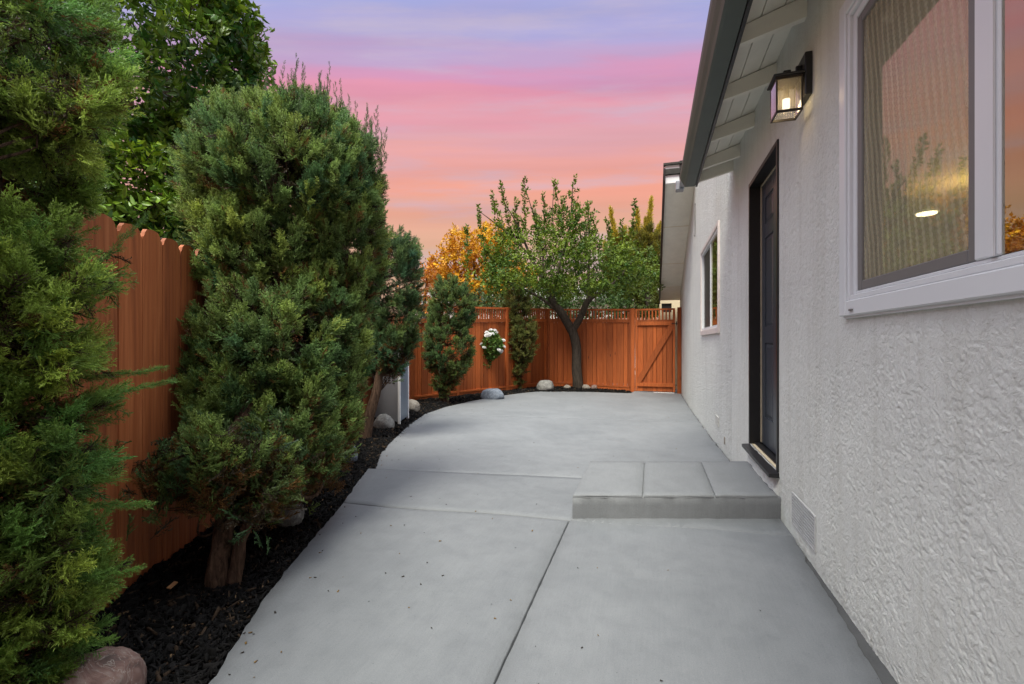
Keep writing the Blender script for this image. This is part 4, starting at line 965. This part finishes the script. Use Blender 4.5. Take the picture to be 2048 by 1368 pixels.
def conifer(root, lobes, dens, per, L, ssize, tmpl, pal, up=.55, brown=None, clip=True, skel=None, inner=.35, limbs=True, name='crown', droop=0, deep=.22):
    P, Nn = lobe_points(lobes, dens)
    n = len(P); D = Nn*.75+np.array([0,0,up])+rng.normal(size=(n,3))*.28; D /= np.linalg.norm(D, axis=1)[:,None]
    Lc = L*(.7+.7*rng.random(n)); st_ = P-D*Lc[:,None]*.75
    cc = pal(P, n)
    k = per; idx = np.repeat(np.arange(n), k); t = rng.random(n*k)**.75
    d = D[idx]; rad = dirn(n*k); rad -= (rad*d).sum(1)[:,None]*d; rad /= np.linalg.norm(rad, axis=1)[:,None]+1e-9
    pos = st_[idx]+d*(Lc[idx]*t)[:,None]+rad*(L*.13*rng.random(n*k))[:,None]*(1.15-t)[:,None]+rng.normal(size=(n*k,3))*.008
    pos[:,2] -= droop*(1-t)*.05
    dd = d*(.45+.9*t)[:,None]+rad*(1.05-.8*t)[:,None]+rng.normal(size=(n*k,3))*.12+np.array([0,0,.12])
    s = ssize*(.65+.6*rng.random(n*k))*(1.1-.25*t)
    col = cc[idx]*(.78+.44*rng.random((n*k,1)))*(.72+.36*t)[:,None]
    if brown is not None:
        m = rng.random(n*k) < brown(pos)*(1.25-t); col[m] = np.array([.17,.085,.027])*(.5+.9*rng.random((m.sum(),1)))
    # inner fill: older brown growth, plus crown greens darkened to paint interior shade
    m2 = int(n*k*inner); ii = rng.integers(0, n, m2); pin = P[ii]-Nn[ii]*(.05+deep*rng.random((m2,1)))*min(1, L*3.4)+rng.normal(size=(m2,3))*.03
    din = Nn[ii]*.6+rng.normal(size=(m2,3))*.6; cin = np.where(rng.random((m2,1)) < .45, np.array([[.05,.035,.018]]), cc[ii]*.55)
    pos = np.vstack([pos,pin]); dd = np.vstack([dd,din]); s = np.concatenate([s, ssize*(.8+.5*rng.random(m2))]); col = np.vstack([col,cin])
    if clip:
        fx = fenceX(pos[:,1]); ok = (pos[:,0] > fx+.035) | (pos[:,2] > 1.68) | (pos[:,1] > 8.2)
        ok &= pos[:,2] > gz(pos[:,0],pos[:,1])+.03; pos, dd, s, col = pos[ok], dd[ok], s[ok], col[ok]
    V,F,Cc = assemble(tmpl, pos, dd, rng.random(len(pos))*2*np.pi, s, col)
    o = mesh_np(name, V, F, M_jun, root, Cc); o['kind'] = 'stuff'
    if limbs and skel is not None:
        sk = np.array(skel); sel = rng.choice(n, min(n, 240), replace=False); T=[]
        for i in sel:
            a = sk[np.argmin(((sk-P[i]+np.array([0,0,.25]))**2).sum(1))]; b = st_[i]
            mid = (a+b)/2+rng.normal(size=3)*.03; T.append(([a,mid,b,b+D[i]*Lc[i]*.6],[.006,.005,.003,.0012], dict(n=4, sub=2)))
        tb = tubes('twigs', T, M_bark, root); tb['kind'] = 'stuff'
    return o
def palette(a, b, c=None, sc_=2.5, seed=0):
    a, b = np.array(a), np.array(b)
    def f(P, n):
        t = np.clip(.5+.6*fbm(P[:,0]*sc_, P[:,1]*sc_, P[:,2]*sc_, seed, 2)+rng.normal(size=n)*.22, 0, 1)[:,None]
        r = a*(1-t)+b*t
        if c is not None:
            w = c(P)[:,None]; r = r*(1-w[...,:1])+np.array([.085,.085,.022])*w[...,:1]
        return r*(.8+.4*rng.random((n,1)))
    return f
TN = [spray(i, 11, 4, .050) for i in range(6)]
TM = [spray(20+i, 9, 4, .068) for i in range(6)]
TF = [spray(40+i, 7, 3, .10) for i in range(5)]
# J0: juniper filling the left edge, very near
J0 = [(-1.88,.90,1.98,.22,.31),(-1.70,.92,1.82,.09,.15),(-1.98,.95,1.68,.17,.15),(-1.80,.89,1.33,.16,.16),(-1.68,.88,1.18,.10,.18),(-1.75,.81,1.13,.17,.23),(-1.72,.88,.88,.14,.16),(-1.60,.86,.73,.08,.15),
      (-1.75,.82,.68,.18,.23),(-1.65,.84,.45,.13,.16),(-1.75,.82,.36,.19,.17),(-1.71,.79,.20,.14,.08),(-1.75,.35,1.3,.3,.8),(-1.65,.3,.6,.3,.5),(-2.2,.8,2.0,.3,.5)]
J0 = [(x-.022*(z < 1.9), y, z, r*.97, h) for x, y, z, r, h in J0]
r0 = tag(empty('near_juniper', (-1.78,.62,0)), 'bright green feathery juniper filling the left edge nearest the viewer', 'juniper')
sk0 = [(-1.80,.66,z) for z in np.linspace(.1,2.1,14)]
tubes('trunk', [([(-1.78,.62,-.05),(-1.80,.66,.4),(-1.82,.70,1.1),(-1.86,.78,1.9)],[.06,.05,.035,.012],dict(n=10)),([(-1.80,.66,.35),(-1.7,.75,.8),(-1.68,.8,1.3)],[.035,.025,.01],dict(n=8))], M_bark, r0, rough=.25)
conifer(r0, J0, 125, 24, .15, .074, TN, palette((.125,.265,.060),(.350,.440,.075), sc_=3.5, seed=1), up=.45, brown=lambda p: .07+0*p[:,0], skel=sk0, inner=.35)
# stray sprigs
def sprigs(root, L, ssize, tmpl, colr, name='sprig'):
    pos=[];dd=[];s=[];c=[]
    for (a, b, n) in L:
        a = np.array(a); b = np.array(b); ax_ = (b-a)/np.linalg.norm(b-a)
        for i in range(n):
            t = (i+.5)/n; rad = dirn(1)[0]; rad -= rad@ax_*ax_; pos.append(a+(b-a)*t+rng.normal(size=3)*.003); dd.append(ax_*1.1+rad*.65*(1-t*.7)); s.append(ssize*(1.05-.45*t)); c.append(np.array(colr)*(.8+.4*rng.random()))
    V,F,Cc = assemble(tmpl, np.array(pos), np.array(dd), rng.random(len(pos))*6.28, np.array(s), np.array(c))
    o = mesh_np(name, V, F, M_jun, root, Cc); o['kind'] = 'stuff'; return o
sprigs(r0, [((-1.74,.93,1.22),(-1.73,1.17,1.54),36),((-1.72,.90,.98),(-1.56,1.10,1.01),30),((-1.70,.88,.90),(-1.52,1.11,.97),34),((-1.70,.88,.62),(-1.49,1.01,.60),30),((-1.68,.86,.40),(-1.46,.96,.43),32),((-1.70,.84,.22),(-1.50,.92,.24),28)], .055, TN, (.16,.30,.065))
# J1: the big juniper
J1_ = [(-2.27,2.42,2.10,.55,.46),(-2.04,2.55,1.78,.31,.58),(-2.40,2.14,1.85,.22,.27),(-2.32,2.26,1.66,.38,.36),(-2.11,2.12,1.08,.34,.40),(-2.03,2.42,1.08,.27,.56),(-2.04,2.04,.66,.32,.28),(-1.95,2.34,.60,.19,.30),
       (-2.30,1.86,.97,.09,.13),(-2.16,1.70,.55,.11,.15),(-2.05,1.74,.50,.15,.19),(-1.90,1.92,.48,.15,.20),(-1.88,2.16,.40,.13,.15),(-2.2,1.95,.78,.22,.24),(-1.74,1.51,.62,.10,.12),(-1.77,1.44,.47,.05,.06),(-1.74,1.70,.46,.11,.12),(-1.97,1.46,.52,.07,.09),(-1.86,1.93,.44,.13,.13),(-2.15,2.42,2.34,.36,.24)]
r1 = tag(empty('large_juniper', (-1.87,1.58,0)), 'biggest bushy juniper with gnarled double trunk in front of the dog eared fence', 'juniper')
sk1 = [(-1.90+.0*z-.2*min(z,1.2),1.62+.45*min(z,1.3),z) for z in np.linspace(.3,2.2,16)]+[(-2.0,1.75,.4),(-1.95,1.9,.6)]
tubes('trunk', [([(-1.87,1.56,-.06),(-1.865,1.565,.06),(-1.87,1.60,.20),(-1.90,1.68,.45),(-2.02,1.88,.85),(-2.15,2.1,1.4),(-2.2,2.3,2.1)],[.056,.044,.039,.036,.032,.022,.01],dict(n=18,sub=8)),
      ([(-1.82,1.60,-.06),(-1.80,1.61,.08),(-1.79,1.64,.22),(-1.76,1.72,.38),(-1.82,1.95,.62),(-1.95,2.3,1.1)],[.036,.029,.023,.019,.016,.008],dict(n=14,sub=8)),
      ([(-1.90,1.64,.30),(-2.0,1.70,.42),(-2.12,1.75,.58),(-2.2,1.78,.8)],[.035,.024,.015,.006],dict(n=8)),
      ([(-1.82,1.95,.30),(-1.80,2.12,.24),(-1.84,2.3,.38),(-1.86,2.42,.5)],[.012,.013,.012,.006],dict(n=6)),
      ([(-1.86,1.60,.26),(-1.93,1.57,.22),(-1.97,1.56,.24),(-2.0,1.6,.3)],[.006,.006,.005,.003],dict(n=5))], M_bark, r1, rough=.38)
def bluish(P): return P
pal1 = palette((.100,.205,.080),(.300,.370,.080), sc_=2.2, seed=4)
br1 = lambda p: np.clip(.06+.75*sstep(.85,.30,p[:,2])+.25*sstep(1.75,1.25,p[:,2])*sstep(1.1,1.35,p[:,2]), 0, .75)
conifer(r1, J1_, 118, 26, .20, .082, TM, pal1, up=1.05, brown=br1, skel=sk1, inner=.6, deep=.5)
tips=[]
for i in range(90):
    a = rng.random()*2*np.pi; rr = rng.random()**.5*.62; x = -2.20+rr*.9*math.cos(a); y = 2.44+rr*math.sin(a)*.75; z = 2.12+.50*math.sqrt(max(0,1-(rr/.68)**2))-.02
    h = .12+.16*rng.random(); tips.append(((x,y,z-.06),(x+rng.normal()*.02,y+rng.normal()*.02,z+h),14))
sprigs(r1, tips, .050, TM, (.095,.155,.055))
# J2
r2 = tag(empty('dark_juniper', (-3.2,4.6,0)), 'dark blue green juniper standing in front of the metal cabinet', 'juniper')
J2_ = [(-3.02,4.83,1.87,.33,.56),(-2.95,4.86,1.40,.27,.50),(-2.97,4.78,1.05,.22,.30),(-3.22,4.77,1.50,.25,.72)]
tubes('trunk', [([(-3.19,4.58,-.1),(-3.16,4.60,.2),(-3.08,4.66,.6),(-3.05,4.75,1.2)],[.075,.06,.05,.02],dict(n=12)),([(-3.33,4.55,-.1),(-3.30,4.57,.2),(-3.24,4.65,.7)],[.045,.035,.02],dict(n=9))], M_bark, r2, rough=.3)
conifer(r2, J2_, 62, 22, .22, .10, TM, palette((.065,.155,.085),(.17,.245,.070), seed=9), up=.8, brown=lambda p: .05+.6*sstep(1.2,.7,p[:,2]), skel=[(-3.1,4.7,z) for z in np.linspace(.5,2,10)])
# J4, J5
r4 = tag(empty('rounded_juniper', (-4.0,8.47,-.14)), 'rounded green juniper on short trunk left of the white rose', 'juniper')
J4_ = [(-3.84,8.45,1.80,.40,.56),(-3.91,8.43,1.04,.44,.76),(-3.98,8.40,.43,.20,.40)]
tubes('trunk', [([(-4.0,8.45,-.25),(-3.98,8.45,.2),(-3.95,8.45,.7)],[.09,.07,.04],dict(n=10)),([(-3.98,8.45,.05),(-3.78,8.5,.3),(-3.62,8.5,.55)],[.03,.025,.012],dict(n=7)),([(-4.05,8.45,-.2),(-4.1,8.4,.2),(-4.1,8.4,.6)],[.05,.04,.02],dict(n=7))], M_bark, r4, rough=.3)
conifer(r4, J4_, 52, 18, .22, .12, TF, palette((.10,.19,.07),(.22,.28,.07), seed=12), up=.9, brown=lambda p: .05+.4*sstep(1.0,.4,p[:,2]), skel=[(-3.95,8.45,z) for z in np.linspace(.3,2,8)], clip=False)
r5 = tag(empty('slender_juniper', (-3.42,11.7,-.17)), 'slender olive green juniper in the corner right of the white rose', 'juniper')
J5_ = [(-3.37,11.52,2.05,.26,.42),(-3.28,11.55,1.28,.35,.76),(-3.37,11.62,.42,.20,.45)]
tubes('trunk', [([(-3.45,11.68,-.3),(-3.42,11.66,.3),(-3.35,11.6,1.4)],[.045,.035,.02],dict(n=8))], M_bark, r5, rough=.3)
conifer(r5, J5_, 36, 16, .24, .15, TF, palette((.16,.20,.06),(.27,.27,.07), seed=15), up=.7, brown=lambda p: .08+.35*sstep(1.0,.2,p[:,2]), skel=[(-3.38,11.62,z) for z in np.linspace(.2,2.2,8)], clip=False)

# ------------------------------------------------------------------ broad-leaf foliage
def leaf_t(w=.32, fold=.12, bend=.15, six=True):
    if six:
        V = np.array([(0,0,0),(-w*.8,fold,.30),(0,-.02,.33),(w*.8,fold,.30),(-w*.7,fold-bend*.5,.66),(0,-bend*.55,.68),(w*.7,fold-bend*.5,.66),(0,-bend,1.0)])
        F = np.array([(0,2,1,1),(0,3,2,2),(1,2,5,4),(2,3,6,5),(4,5,7,7),(5,6,7,7)])
        T = np.array([(0,2,1),(0,3,2),(1,2,5),(1,5,4),(2,3,6),(2,6,5),(4,5,7),(5,6,7)])
    else:
        V = np.array([(0,0,0),(-w,.08,.45),(0,-bend,1.0),(w,.08,.45)]); T = np.array([(0,2,1),(0,3,2)])
    return V, T, np.ones((len(V),1))
def leafy(root, lobes, dens, per, L, ls, pal, mat, tm, up=.2, inner=.3, name='crown', droop=.3, view=True, jit=.15, cull=.75, extra=None):
    P, Nn = lobe_points(lobes, dens, view, jit, cull); n = len(P)
    D = Nn*.7+np.array([0,0,up])+rng.normal(size=(n,3))*.45; D /= np.linalg.norm(D, axis=1)[:,None]; Lc = L*(.6+.8*rng.random(n)); st_ = P-D*Lc[:,None]*.8
    depth = rng.random(n) < inner; st_[depth] -= Nn[depth]*(L*1.4*rng.random((depth.sum(),1)))
    if extra is not None:
        ep, ed, el_ = extra; st_ = np.vstack([st_, ep]); D = np.vstack([D, ed]); Lc = np.concatenate([Lc, el_]); P = np.vstack([P, ep]); n = len(P)
    cc = pal(P, n); idx = np.repeat(np.arange(n), per); t = np.tile((np.arange(per)+.6)/per, n)+rng.normal(size=n*per)*.03
    d = D[idx]; rad = dirn(n*per); rad -= (rad*d).sum(1)[:,None]*d; rad /= np.linalg.norm(rad, axis=1)[:,None]+1e-9
    pos = st_[idx]+d*(Lc[idx]*t)[:,None]; dd = d*(.5+.3*t[:,None])+rad*.9; dd[:,2] -= droop*rng.random(n*per)
    s = ls*(.65+.6*rng.random(n*per)); col = cc[idx]*(.75+.5*rng.random((n*per,1)))
    F_ = frames(dd, np.zeros(n*per))
    V,F,Cc = assemble(tm, pos, dd, np.pi+rng.normal(size=n*per)*.9, s, col)
    o = mesh_np(name, V, F, mat, root, Cc); o['kind'] = 'stuff'
    return o, st_, D, Lc
rc = tag(empty('citrus_tree', (-5.1,3.9,-.3)), 'tall dark glossy citrus tree with green fruit behind the dog eared fence', 'tree')
CIT = [(-5.0,3.59,4.14,.98,1.2),(-5.29,3.3,2.98,.77,.77),(-4.54,3.74,4.35,.46,.75),(-4.54,3.74,3.49,.36,.46),(-4.29,3.81,4.75,.22,.42),(-4.8,3.55,2.87,.47,.52),(-6.3,3.51,4.44,1.14,1.49),(-4.29,3.81,3.71,.22,.19),(-5.6,2.9,2.3,.6,.5),(-5.0,3.9,2.2,.5,.5),(-4.7,3.3,2.5,.5,.55),(-4.9,2.5,2.2,.5,.5)]
tubes('trunk', [([(-5.1,3.9,-.5),(-5.05,3.8,1.2),(-5.0,3.7,2.4),(-5,3.6,4)],[.12,.10,.07,.03],dict(n=10)),([(-5.05,3.8,1.2),(-5.5,3.5,2.4),(-6,3.5,4)],[.07,.06,.03],dict(n=8)),([(-5.0,3.7,1.9),(-4.7,3.7,3),(-4.4,3.8,4.3)],[.06,.04,.012],dict(n=8))], M_bark2, rc, rough=.15)
cpal0 = palette((.030,.105,.022),(.22,.34,.022), sc_=1.4, seed=31)
co, cst, cD, cL = leafy(rc, CIT, 105, 12, .26, .088, cpal0, M_leaf, [leaf_t(.24,.10,.25), leaf_t(.27,.05,.35), leaf_t(.22,.12,.1)], up=.25, inner=.6, droop=.5)
tw = tubes('twigs', [([cst[i],cst[i]+cD[i]*cL[i]*.5,cst[i]+cD[i]*cL[i]],[.005,.004,.002],dict(n=4,sub=1)) for i in rng.choice(len(cst), 700, replace=False)], M_bark2, rc); tw['kind'] = 'stuff'
def ball(name, loc, r, mat, parent):
    nu, nv = 14, 9; th = np.linspace(0,2*np.pi,nu,endpoint=False); ph = np.linspace(.05,np.pi-.05,nv); T,Pp = np.meshgrid(th,ph,indexing='ij')
    V = (np.stack([np.sin(Pp)*np.cos(T),np.sin(Pp)*np.sin(T),np.cos(Pp)*1.08],-1)*r).reshape(-1,3); idx = np.arange(nu*nv).reshape(nu,nv); j = np.roll(idx,-1,0)
    o = mesh_np(name, V, np.stack([idx[:,:-1],idx[:,1:],j[:,1:],j[:,:-1]],-1).reshape(-1,4), mat, None, smooth=True); o.location = loc
    o.parent = parent; o.matrix_parent_inverse = parent.matrix_basis.inverted(); return o
M_fruit = simple('green_citrus_skin', (.045,.10,.020), .4, .5, var=.15, bump=.2, scale=20)
for p in [(-4.38,3.66,4.28),(-4.18,3.72,4.22),(-4.10,3.76,4.19),(-4.32,3.62,3.98),(-4.25,3.66,4.00),(-4.15,3.7,3.83),(-4.13,3.72,3.78),(-4.62,3.42,4.47),(-4.50,3.45,4.45),(-4.42,3.5,4.42),(-4.33,3.58,4.50),(-4.30,3.60,3.72),(-4.8,3.2,4.0),(-4.14,3.78,4.75)]:
    ball('fruit', p, .034+.006*rng.random(), M_fruit, rc)

# plum tree in front of the back fence
rp = tag(empty('fruit_tree', (-1.92,12.61,-.2)), 'leafy green fruit tree with a forked curved trunk in front of the back fence', 'tree')
TR = [([(-1.93,12.61,-.30),(-1.94,12.6,-.12),(-1.97,12.58,.32),(-1.98,12.6,.81),(-2.03,12.58,1.18),(-2.12,12.54,1.5)],[.18,.145,.132,.125,.13,.125],dict(n=16,sub=6)),
      ([(-2.10,12.55,1.42),(-2.39,12.47,1.92),(-2.63,12.39,2.27),(-2.88,12.32,2.82),(-3.21,12.21,3.51),(-3.54,12.11,4.34),(-3.94,11.99,5.04)],[.12,.11,.09,.06,.04,.02,.008],dict(n=10)),
      ([(-2.07,12.56,1.42),(-1.84,12.62,1.85),(-1.66,12.7,2.27),(-1.35,12.78,2.47),(-.89,12.92,2.82),(-.49,13.05,3.37)],[.10,.09,.085,.06,.04,.015],dict(n=10)),
      ([(-2.63,12.39,2.2),(-2.52,12.43,2.82),(-2.35,12.48,3.51),(-2.15,12.54,4.34),(-2.08,12.56,5.5)],[.07,.05,.035,.02,.006],dict(n=8)),
      ([(-1.64,12.7,2.2),(-1.68,12.68,2.82),(-1.62,12.7,3.65),(-1.68,12.68,4.9)],[.07,.05,.03,.006],dict(n=8)),
      ([(-2.39,12.47,1.92),(-2.6,12.42,2.05),(-2.94,12.3,2.33),(-3.61,12.09,2.68),(-4.34,11.87,3.1)],[.055,.05,.04,.025,.01],dict(n=8)),
      ([(-2.88,12.32,2.82),(-2.9,12.3,3.8),(-3.34,12.15,5.4)],[.04,.025,.006],dict(n=6)),([(-3.2,12.2,3.5),(-3.9,12,4.2),(-4.59,11.77,4.75)],[.03,.02,.006],dict(n=6)),([(-2.35,12.48,3.5),(-2.6,12.4,4.4),(-2.57,12.39,5.5)],[.025,.015,.005],dict(n=6))]
tubes('trunk', TR, M_bark2, rp, rough=.18)
PLB = [(-2.94,12.28,3.37,1.40,.80),(-1.46,12.52,3.2,1.15,.78),(-4.05,12.24,3.45,.65,.50),(-.49,13.03,3.05,.80,.72),(-2.31,12.68,4.25,.95,.70),(-3.39,11.83,2.74,1.15,.42),(-1.95,12.16,2.60,1.0,.26),(-3.8,12.14,4.2,.40,.40)]
ep=[];ed=[];el2=[]
for (x,y,z) in [(-3.96,11.96,5.47),(-3.34,12.15,5.56),(-2.57,12.39,5.56),(-2.05,12.55,5.64),(-1.67,12.66,5.0),(-2.86,12.3,5.13),(-4.59,11.77,4.83),(-4.9,11.68,4.27),(-.4,13.05,4.96),(-.78,12.94,4.41),(-1.15,12.82,4.48),(-4.2,11.89,5.17),(-3.6,12.07,5.03),(-2.34,12.46,5.03),(-1.9,12.5,4.7),(-3.1,12.2,4.9)]:
    Lh = 1.4+.5*rng.random(); lean = np.array([rng.normal()*.12+(x+2.3)*.08, rng.normal()*.1, 1.0]); lean /= np.linalg.norm(lean)
    a = np.array([x,y,z])-lean*Lh
    for q in range(18): ep.append(a+lean*Lh*q/18.+rng.normal(size=3)*.05*(18-q)/14); ed.append(lean+rng.normal(size=3)*.35); el2.append(Lh/9)
    TR.append(([a,a+lean*Lh*.5,a+lean*Lh],[.010,.006,.003],dict(n=4,sub=2)))
ed = np.array(ed); ed /= np.linalg.norm(ed,axis=1)[:,None]
plp = palette((.040,.095,.014),(.165,.225,.020), sc_=1.3, seed=40)
leafy(rp, PLB, 26, 13, .36, .090, plp, M_leaf2, [leaf_t(.27,.1,.3,False)], up=.3, inner=.5, droop=.7, view=False, jit=.22, extra=(np.array(ep),ed,np.array(el2)))
tb = tubes('shoots', TR[-16:], M_bark2, rp); tb['kind'] = 'stuff'

# white rose standard
rr_ = tag(empty('rose_tree', (-4.1,10.55,-.17)), 'small standard rose with a head of white blooms between two junipers', 'rose')
hx, hy, hz = -3.76, 10.55, 1.02
tubes('stem', [([(-4.05,10.55,-.3),(-4.04,10.56,.1),(-4.0,10.55,.38),(-3.9,10.55,.62),(-3.8,10.55,.9)],[.045,.036,.032,.028,.012],dict(n=8)),([(-4.0,10.55,.4),(-3.82,10.5,.65),(-3.65,10.5,.9)],[.014,.012,.006],dict(n=6)),([(-4.0,10.55,.45),(-4.02,10.5,.8),(-3.95,10.5,1.1)],[.014,.012,.006],dict(n=6))], M_bark2, rr_)
leafy(rr_, [(hx,hy,hz,.27,.33),(-3.93,10.55,.66,.16,.22)], 230, 9, .12, .06, palette((.045,.13,.025),(.13,.20,.04), seed=50), M_leaf2, [leaf_t(.34,.1,.2,False)], up=.2, view=False)
def rose_mesh():
    V=[];F=[]
    for ring,(n,rad,tilt,zz) in enumerate(((6,1.0,1.15,0),(5,.72,.75,.12),(4,.45,.4,.2))):
        for i in range(n):
            a = 2*np.pi*(i+.5*ring)/n; c,s = math.cos(a),math.sin(a); b=len(V); h=.55*math.cos(tilt)
            for (u,r_,z_) in ((-.10,.12,0),(.10,.12,0),(-.52,rad*.65,h*.6),(.52,rad*.65,h*.6),(-.28,rad,h*1.1),(.28,rad,h*1.1)):
                V.append((c*r_-s*u, s*r_+c*u, zz+z_))
            F += [(b,b+1,b+3,b+2),(b+2,b+3,b+5,b+4)]
    return np.array(V), np.array(F)
rv, rfc = rose_mesh(); fl = None; rg = np.random.default_rng(5)
spots = []
while len(spots) < 34:
    d_ = rg.normal(size=3); d_ /= np.linalg.norm(d_)
    if d_[1] > .35 or d_[2] < -.55 or (d_[2] < .45 and rg.random() < .62): continue
    spots.append((hx+d_[0]*.32, hy+d_[1]*.30, hz+d_[2]*.36))
for p in spots:
    if fl is None: fl = mesh_np('bloom', rv, rfc, M_petal, None, np.full((len(rv),3),.82)); o = fl
    else: o = fl.copy(); C.objects.link(o)
    o.location = p; s_ = .050+.018*rg.random(); o.scale = (s_,)*3; o.rotation_euler = (.5+rg.normal()*.35, rg.normal()*.4, rg.random()*6)
    o.parent = rr_; o.matrix_parent_inverse = rr_.matrix_basis.inverted()

# ------------------------------------------------------------------ beyond the fence
def bgtree(name, label, base, lobes, dens, per, L, ls, pal, up=.3, **k):
    r = tag(empty(name, base), label, 'tree')
    cx, cy_, cz_ = np.mean([l[:3] for l in lobes], 0)
    T = [([base,((base[0]+cx)/2,(base[1]+cy_)/2,cz_*.5),(cx,cy_,cz_)],[.14,.10,.05],dict(n=8))]
    for l in lobes: T.append(([((base[0]+cx)/2,(base[1]+cy_)/2,cz_*.5),((cx+l[0])/2,(cy_+l[1])/2,l[2]-l[4]*.5),(l[0],l[1],l[2]+l[4]*.5)],[.06,.04,.012],dict(n=6)))
    tubes('trunk', T, M_bark2, r)
    leafy(r, lobes, dens, per, L, ls, pal, M_leaf2, [leaf_t(.32,.1,.3,False)], up=up, view=False, jit=.25, **k); return r
bgtree('sunlit_gold_tree', 'golden yellow tree with sunlight painted into its leaves beyond the fence left of the fruit tree', (-6.9,17,-.4), [(-6.9,16.8,4.55,1.1,1.0),(-7.7,16.4,3.85,.8,.85),(-6.16,17.46,5.0,.9,.9),(-5.43,17.16,3.65,1.1,.7),(-6.6,16.9,3.2,1.3,.7)], 34, 12, .42, .11, palette((.48,.17,.015),(.66,.42,.025), sc_=.9, seed=61), inner=.5, droop=.6)  # low warm sunlight is painted into the leaf palette
bgtree('orange_shrub', 'small orange leaved shrub behind the fence by the dark juniper', (-8.0,15.3,-.4), [(-8.0,15.3,3.2,.34,.95),(-7.7,15.4,2.6,.6,.6),(-8.6,15.2,2.7,.5,.5)], 22, 10, .35, .09, palette((.34,.10,.014),(.50,.20,.02), sc_=1.2, seed=62), inner=.5)
for i, (lab, lb, c0, c1) in enumerate([
    ('dark green bush rising over the fence between the two small junipers', [(-5.2,14.6,2.35,.9,.45)], (.030,.06,.02), (.075,.11,.025)),
    ('broad green bush behind the back fence left of the fruit tree fork', [(-3.7,15.15,2.45,1.1,.62)], (.035,.075,.02), (.09,.13,.025)),
    ('mid green bush behind the back fence right of the fruit tree fork', [(-1.82,15.65,2.45,1.25,.78)], (.040,.085,.028), (.09,.15,.035)),
    ('green bush rising behind the gate beside the house', [(-.2,16.15,2.6,.95,.95),(.10,16.7,3.5,.55,1.1)], (.04,.075,.018), (.13,.14,.025))]):
    bgtree('green_bush', lab, (lb[0][0],lb[0][1],-.4), lb, 24, 10, .34, .10, palette(c0, c1, seed=70+i), inner=.5)['category'] = 'bush'
# conifer with upright spires; sunlight painted into their golden colour
rk_ = tag(empty('spired_conifer', (-.4,17.1,-.4)), 'olive conifer with long upright golden spires beside the roof edge', 'tree')
tubes('trunk', [([(-.4,17.1,-.6),(-.45,17.1,2),(-.5,17.05,4.6)],[.16,.12,.04],dict(n=8))], M_bark2, rk_)
spl=[];
for (x,y,z) in [(-.0,17.25,6.16),(-1.39,16.83,5.8),(-.47,17.11,5.75),(.28,17.34,5.25),(-.9,16.98,5.1),(-1.2,16.9,4.9),(-.2,17.2,5.4),(.25,17.4,4.9),(-.7,17.0,5.0),(-1.6,16.8,4.6)]:
    b_ = np.array([-.5+(x+.5)*.35,17.05,z-2.4]); spl.append((tuple(b_*.62+np.array([x,y,z-1.2])*.38+np.array([0,0,-.4])),(x,y,z),110))
sprigs(rk_, spl, .46, TF, (.46,.36,.04), 'spires')
conifer(rk_, [(-.21,17.19,3.9,.70,1.3),(-1.07,16.92,3.9,.55,1.1),(.1,17.2,3.0,.6,1.0)], 16, 14, .4, .24, TF, palette((.09,.12,.02),(.26,.22,.03), sc_=1.2, seed=81), up=.9, clip=False, limbs=False)
# neighbour house
nh = tag(empty('neighbour_house', (-8,24,-.4)), 'white house with grey roof glimpsed through the trees', 'house')
t = MB(); t.box(-13,1.5,23,29,-.5,3.15); t.build('wall', M_house2, nh)
t = MB(); t.prism([(22.6,3.1),(22.6,3.2),(26,4.3),(29.4,3.2),(29.4,3.1)], 0, -13.4, 1.9); t.build('roof', simple('weathered_grey_shingle', (.22,.20,.19), .9, var=.3, scale=6), nh)
for x in (-10.5,-7.6,-4.6,-1.8):
    t = MB(); t.box(x,x+1.1,22.95,22.998,1.3,2.5); w_ = t.build('window', simple('dark_glass', (.03,.035,.04), .15, .5), nh)
    t = MB(); frame_rect(t, 0,1,0,1,.1,0,1); 
for o in C.objects:
    n = o.name.split('.')[0]
    if o.parent is None:
        if n.endswith('juniper'): o['group'] = 'junipers planted along the side fence'
        elif n == 'rock': o['group'] = 'rocks set in the mulch bed'
        elif n == 'gate_post': o['group'] = 'posts either side of the gate'
        elif n == 'green_bush': o['group'] = 'green bushes beyond the back fence'
# ------------------------------------------------------------------ finish
print('objects', len(C.objects), 'tris', sum(sum(max(1,p.loop_total-2) for p in o.data.polygons) if len(o.data.polygons) < 5000 else len(o.data.loops)//2 for o in C.objects if o.type == 'MESH'))
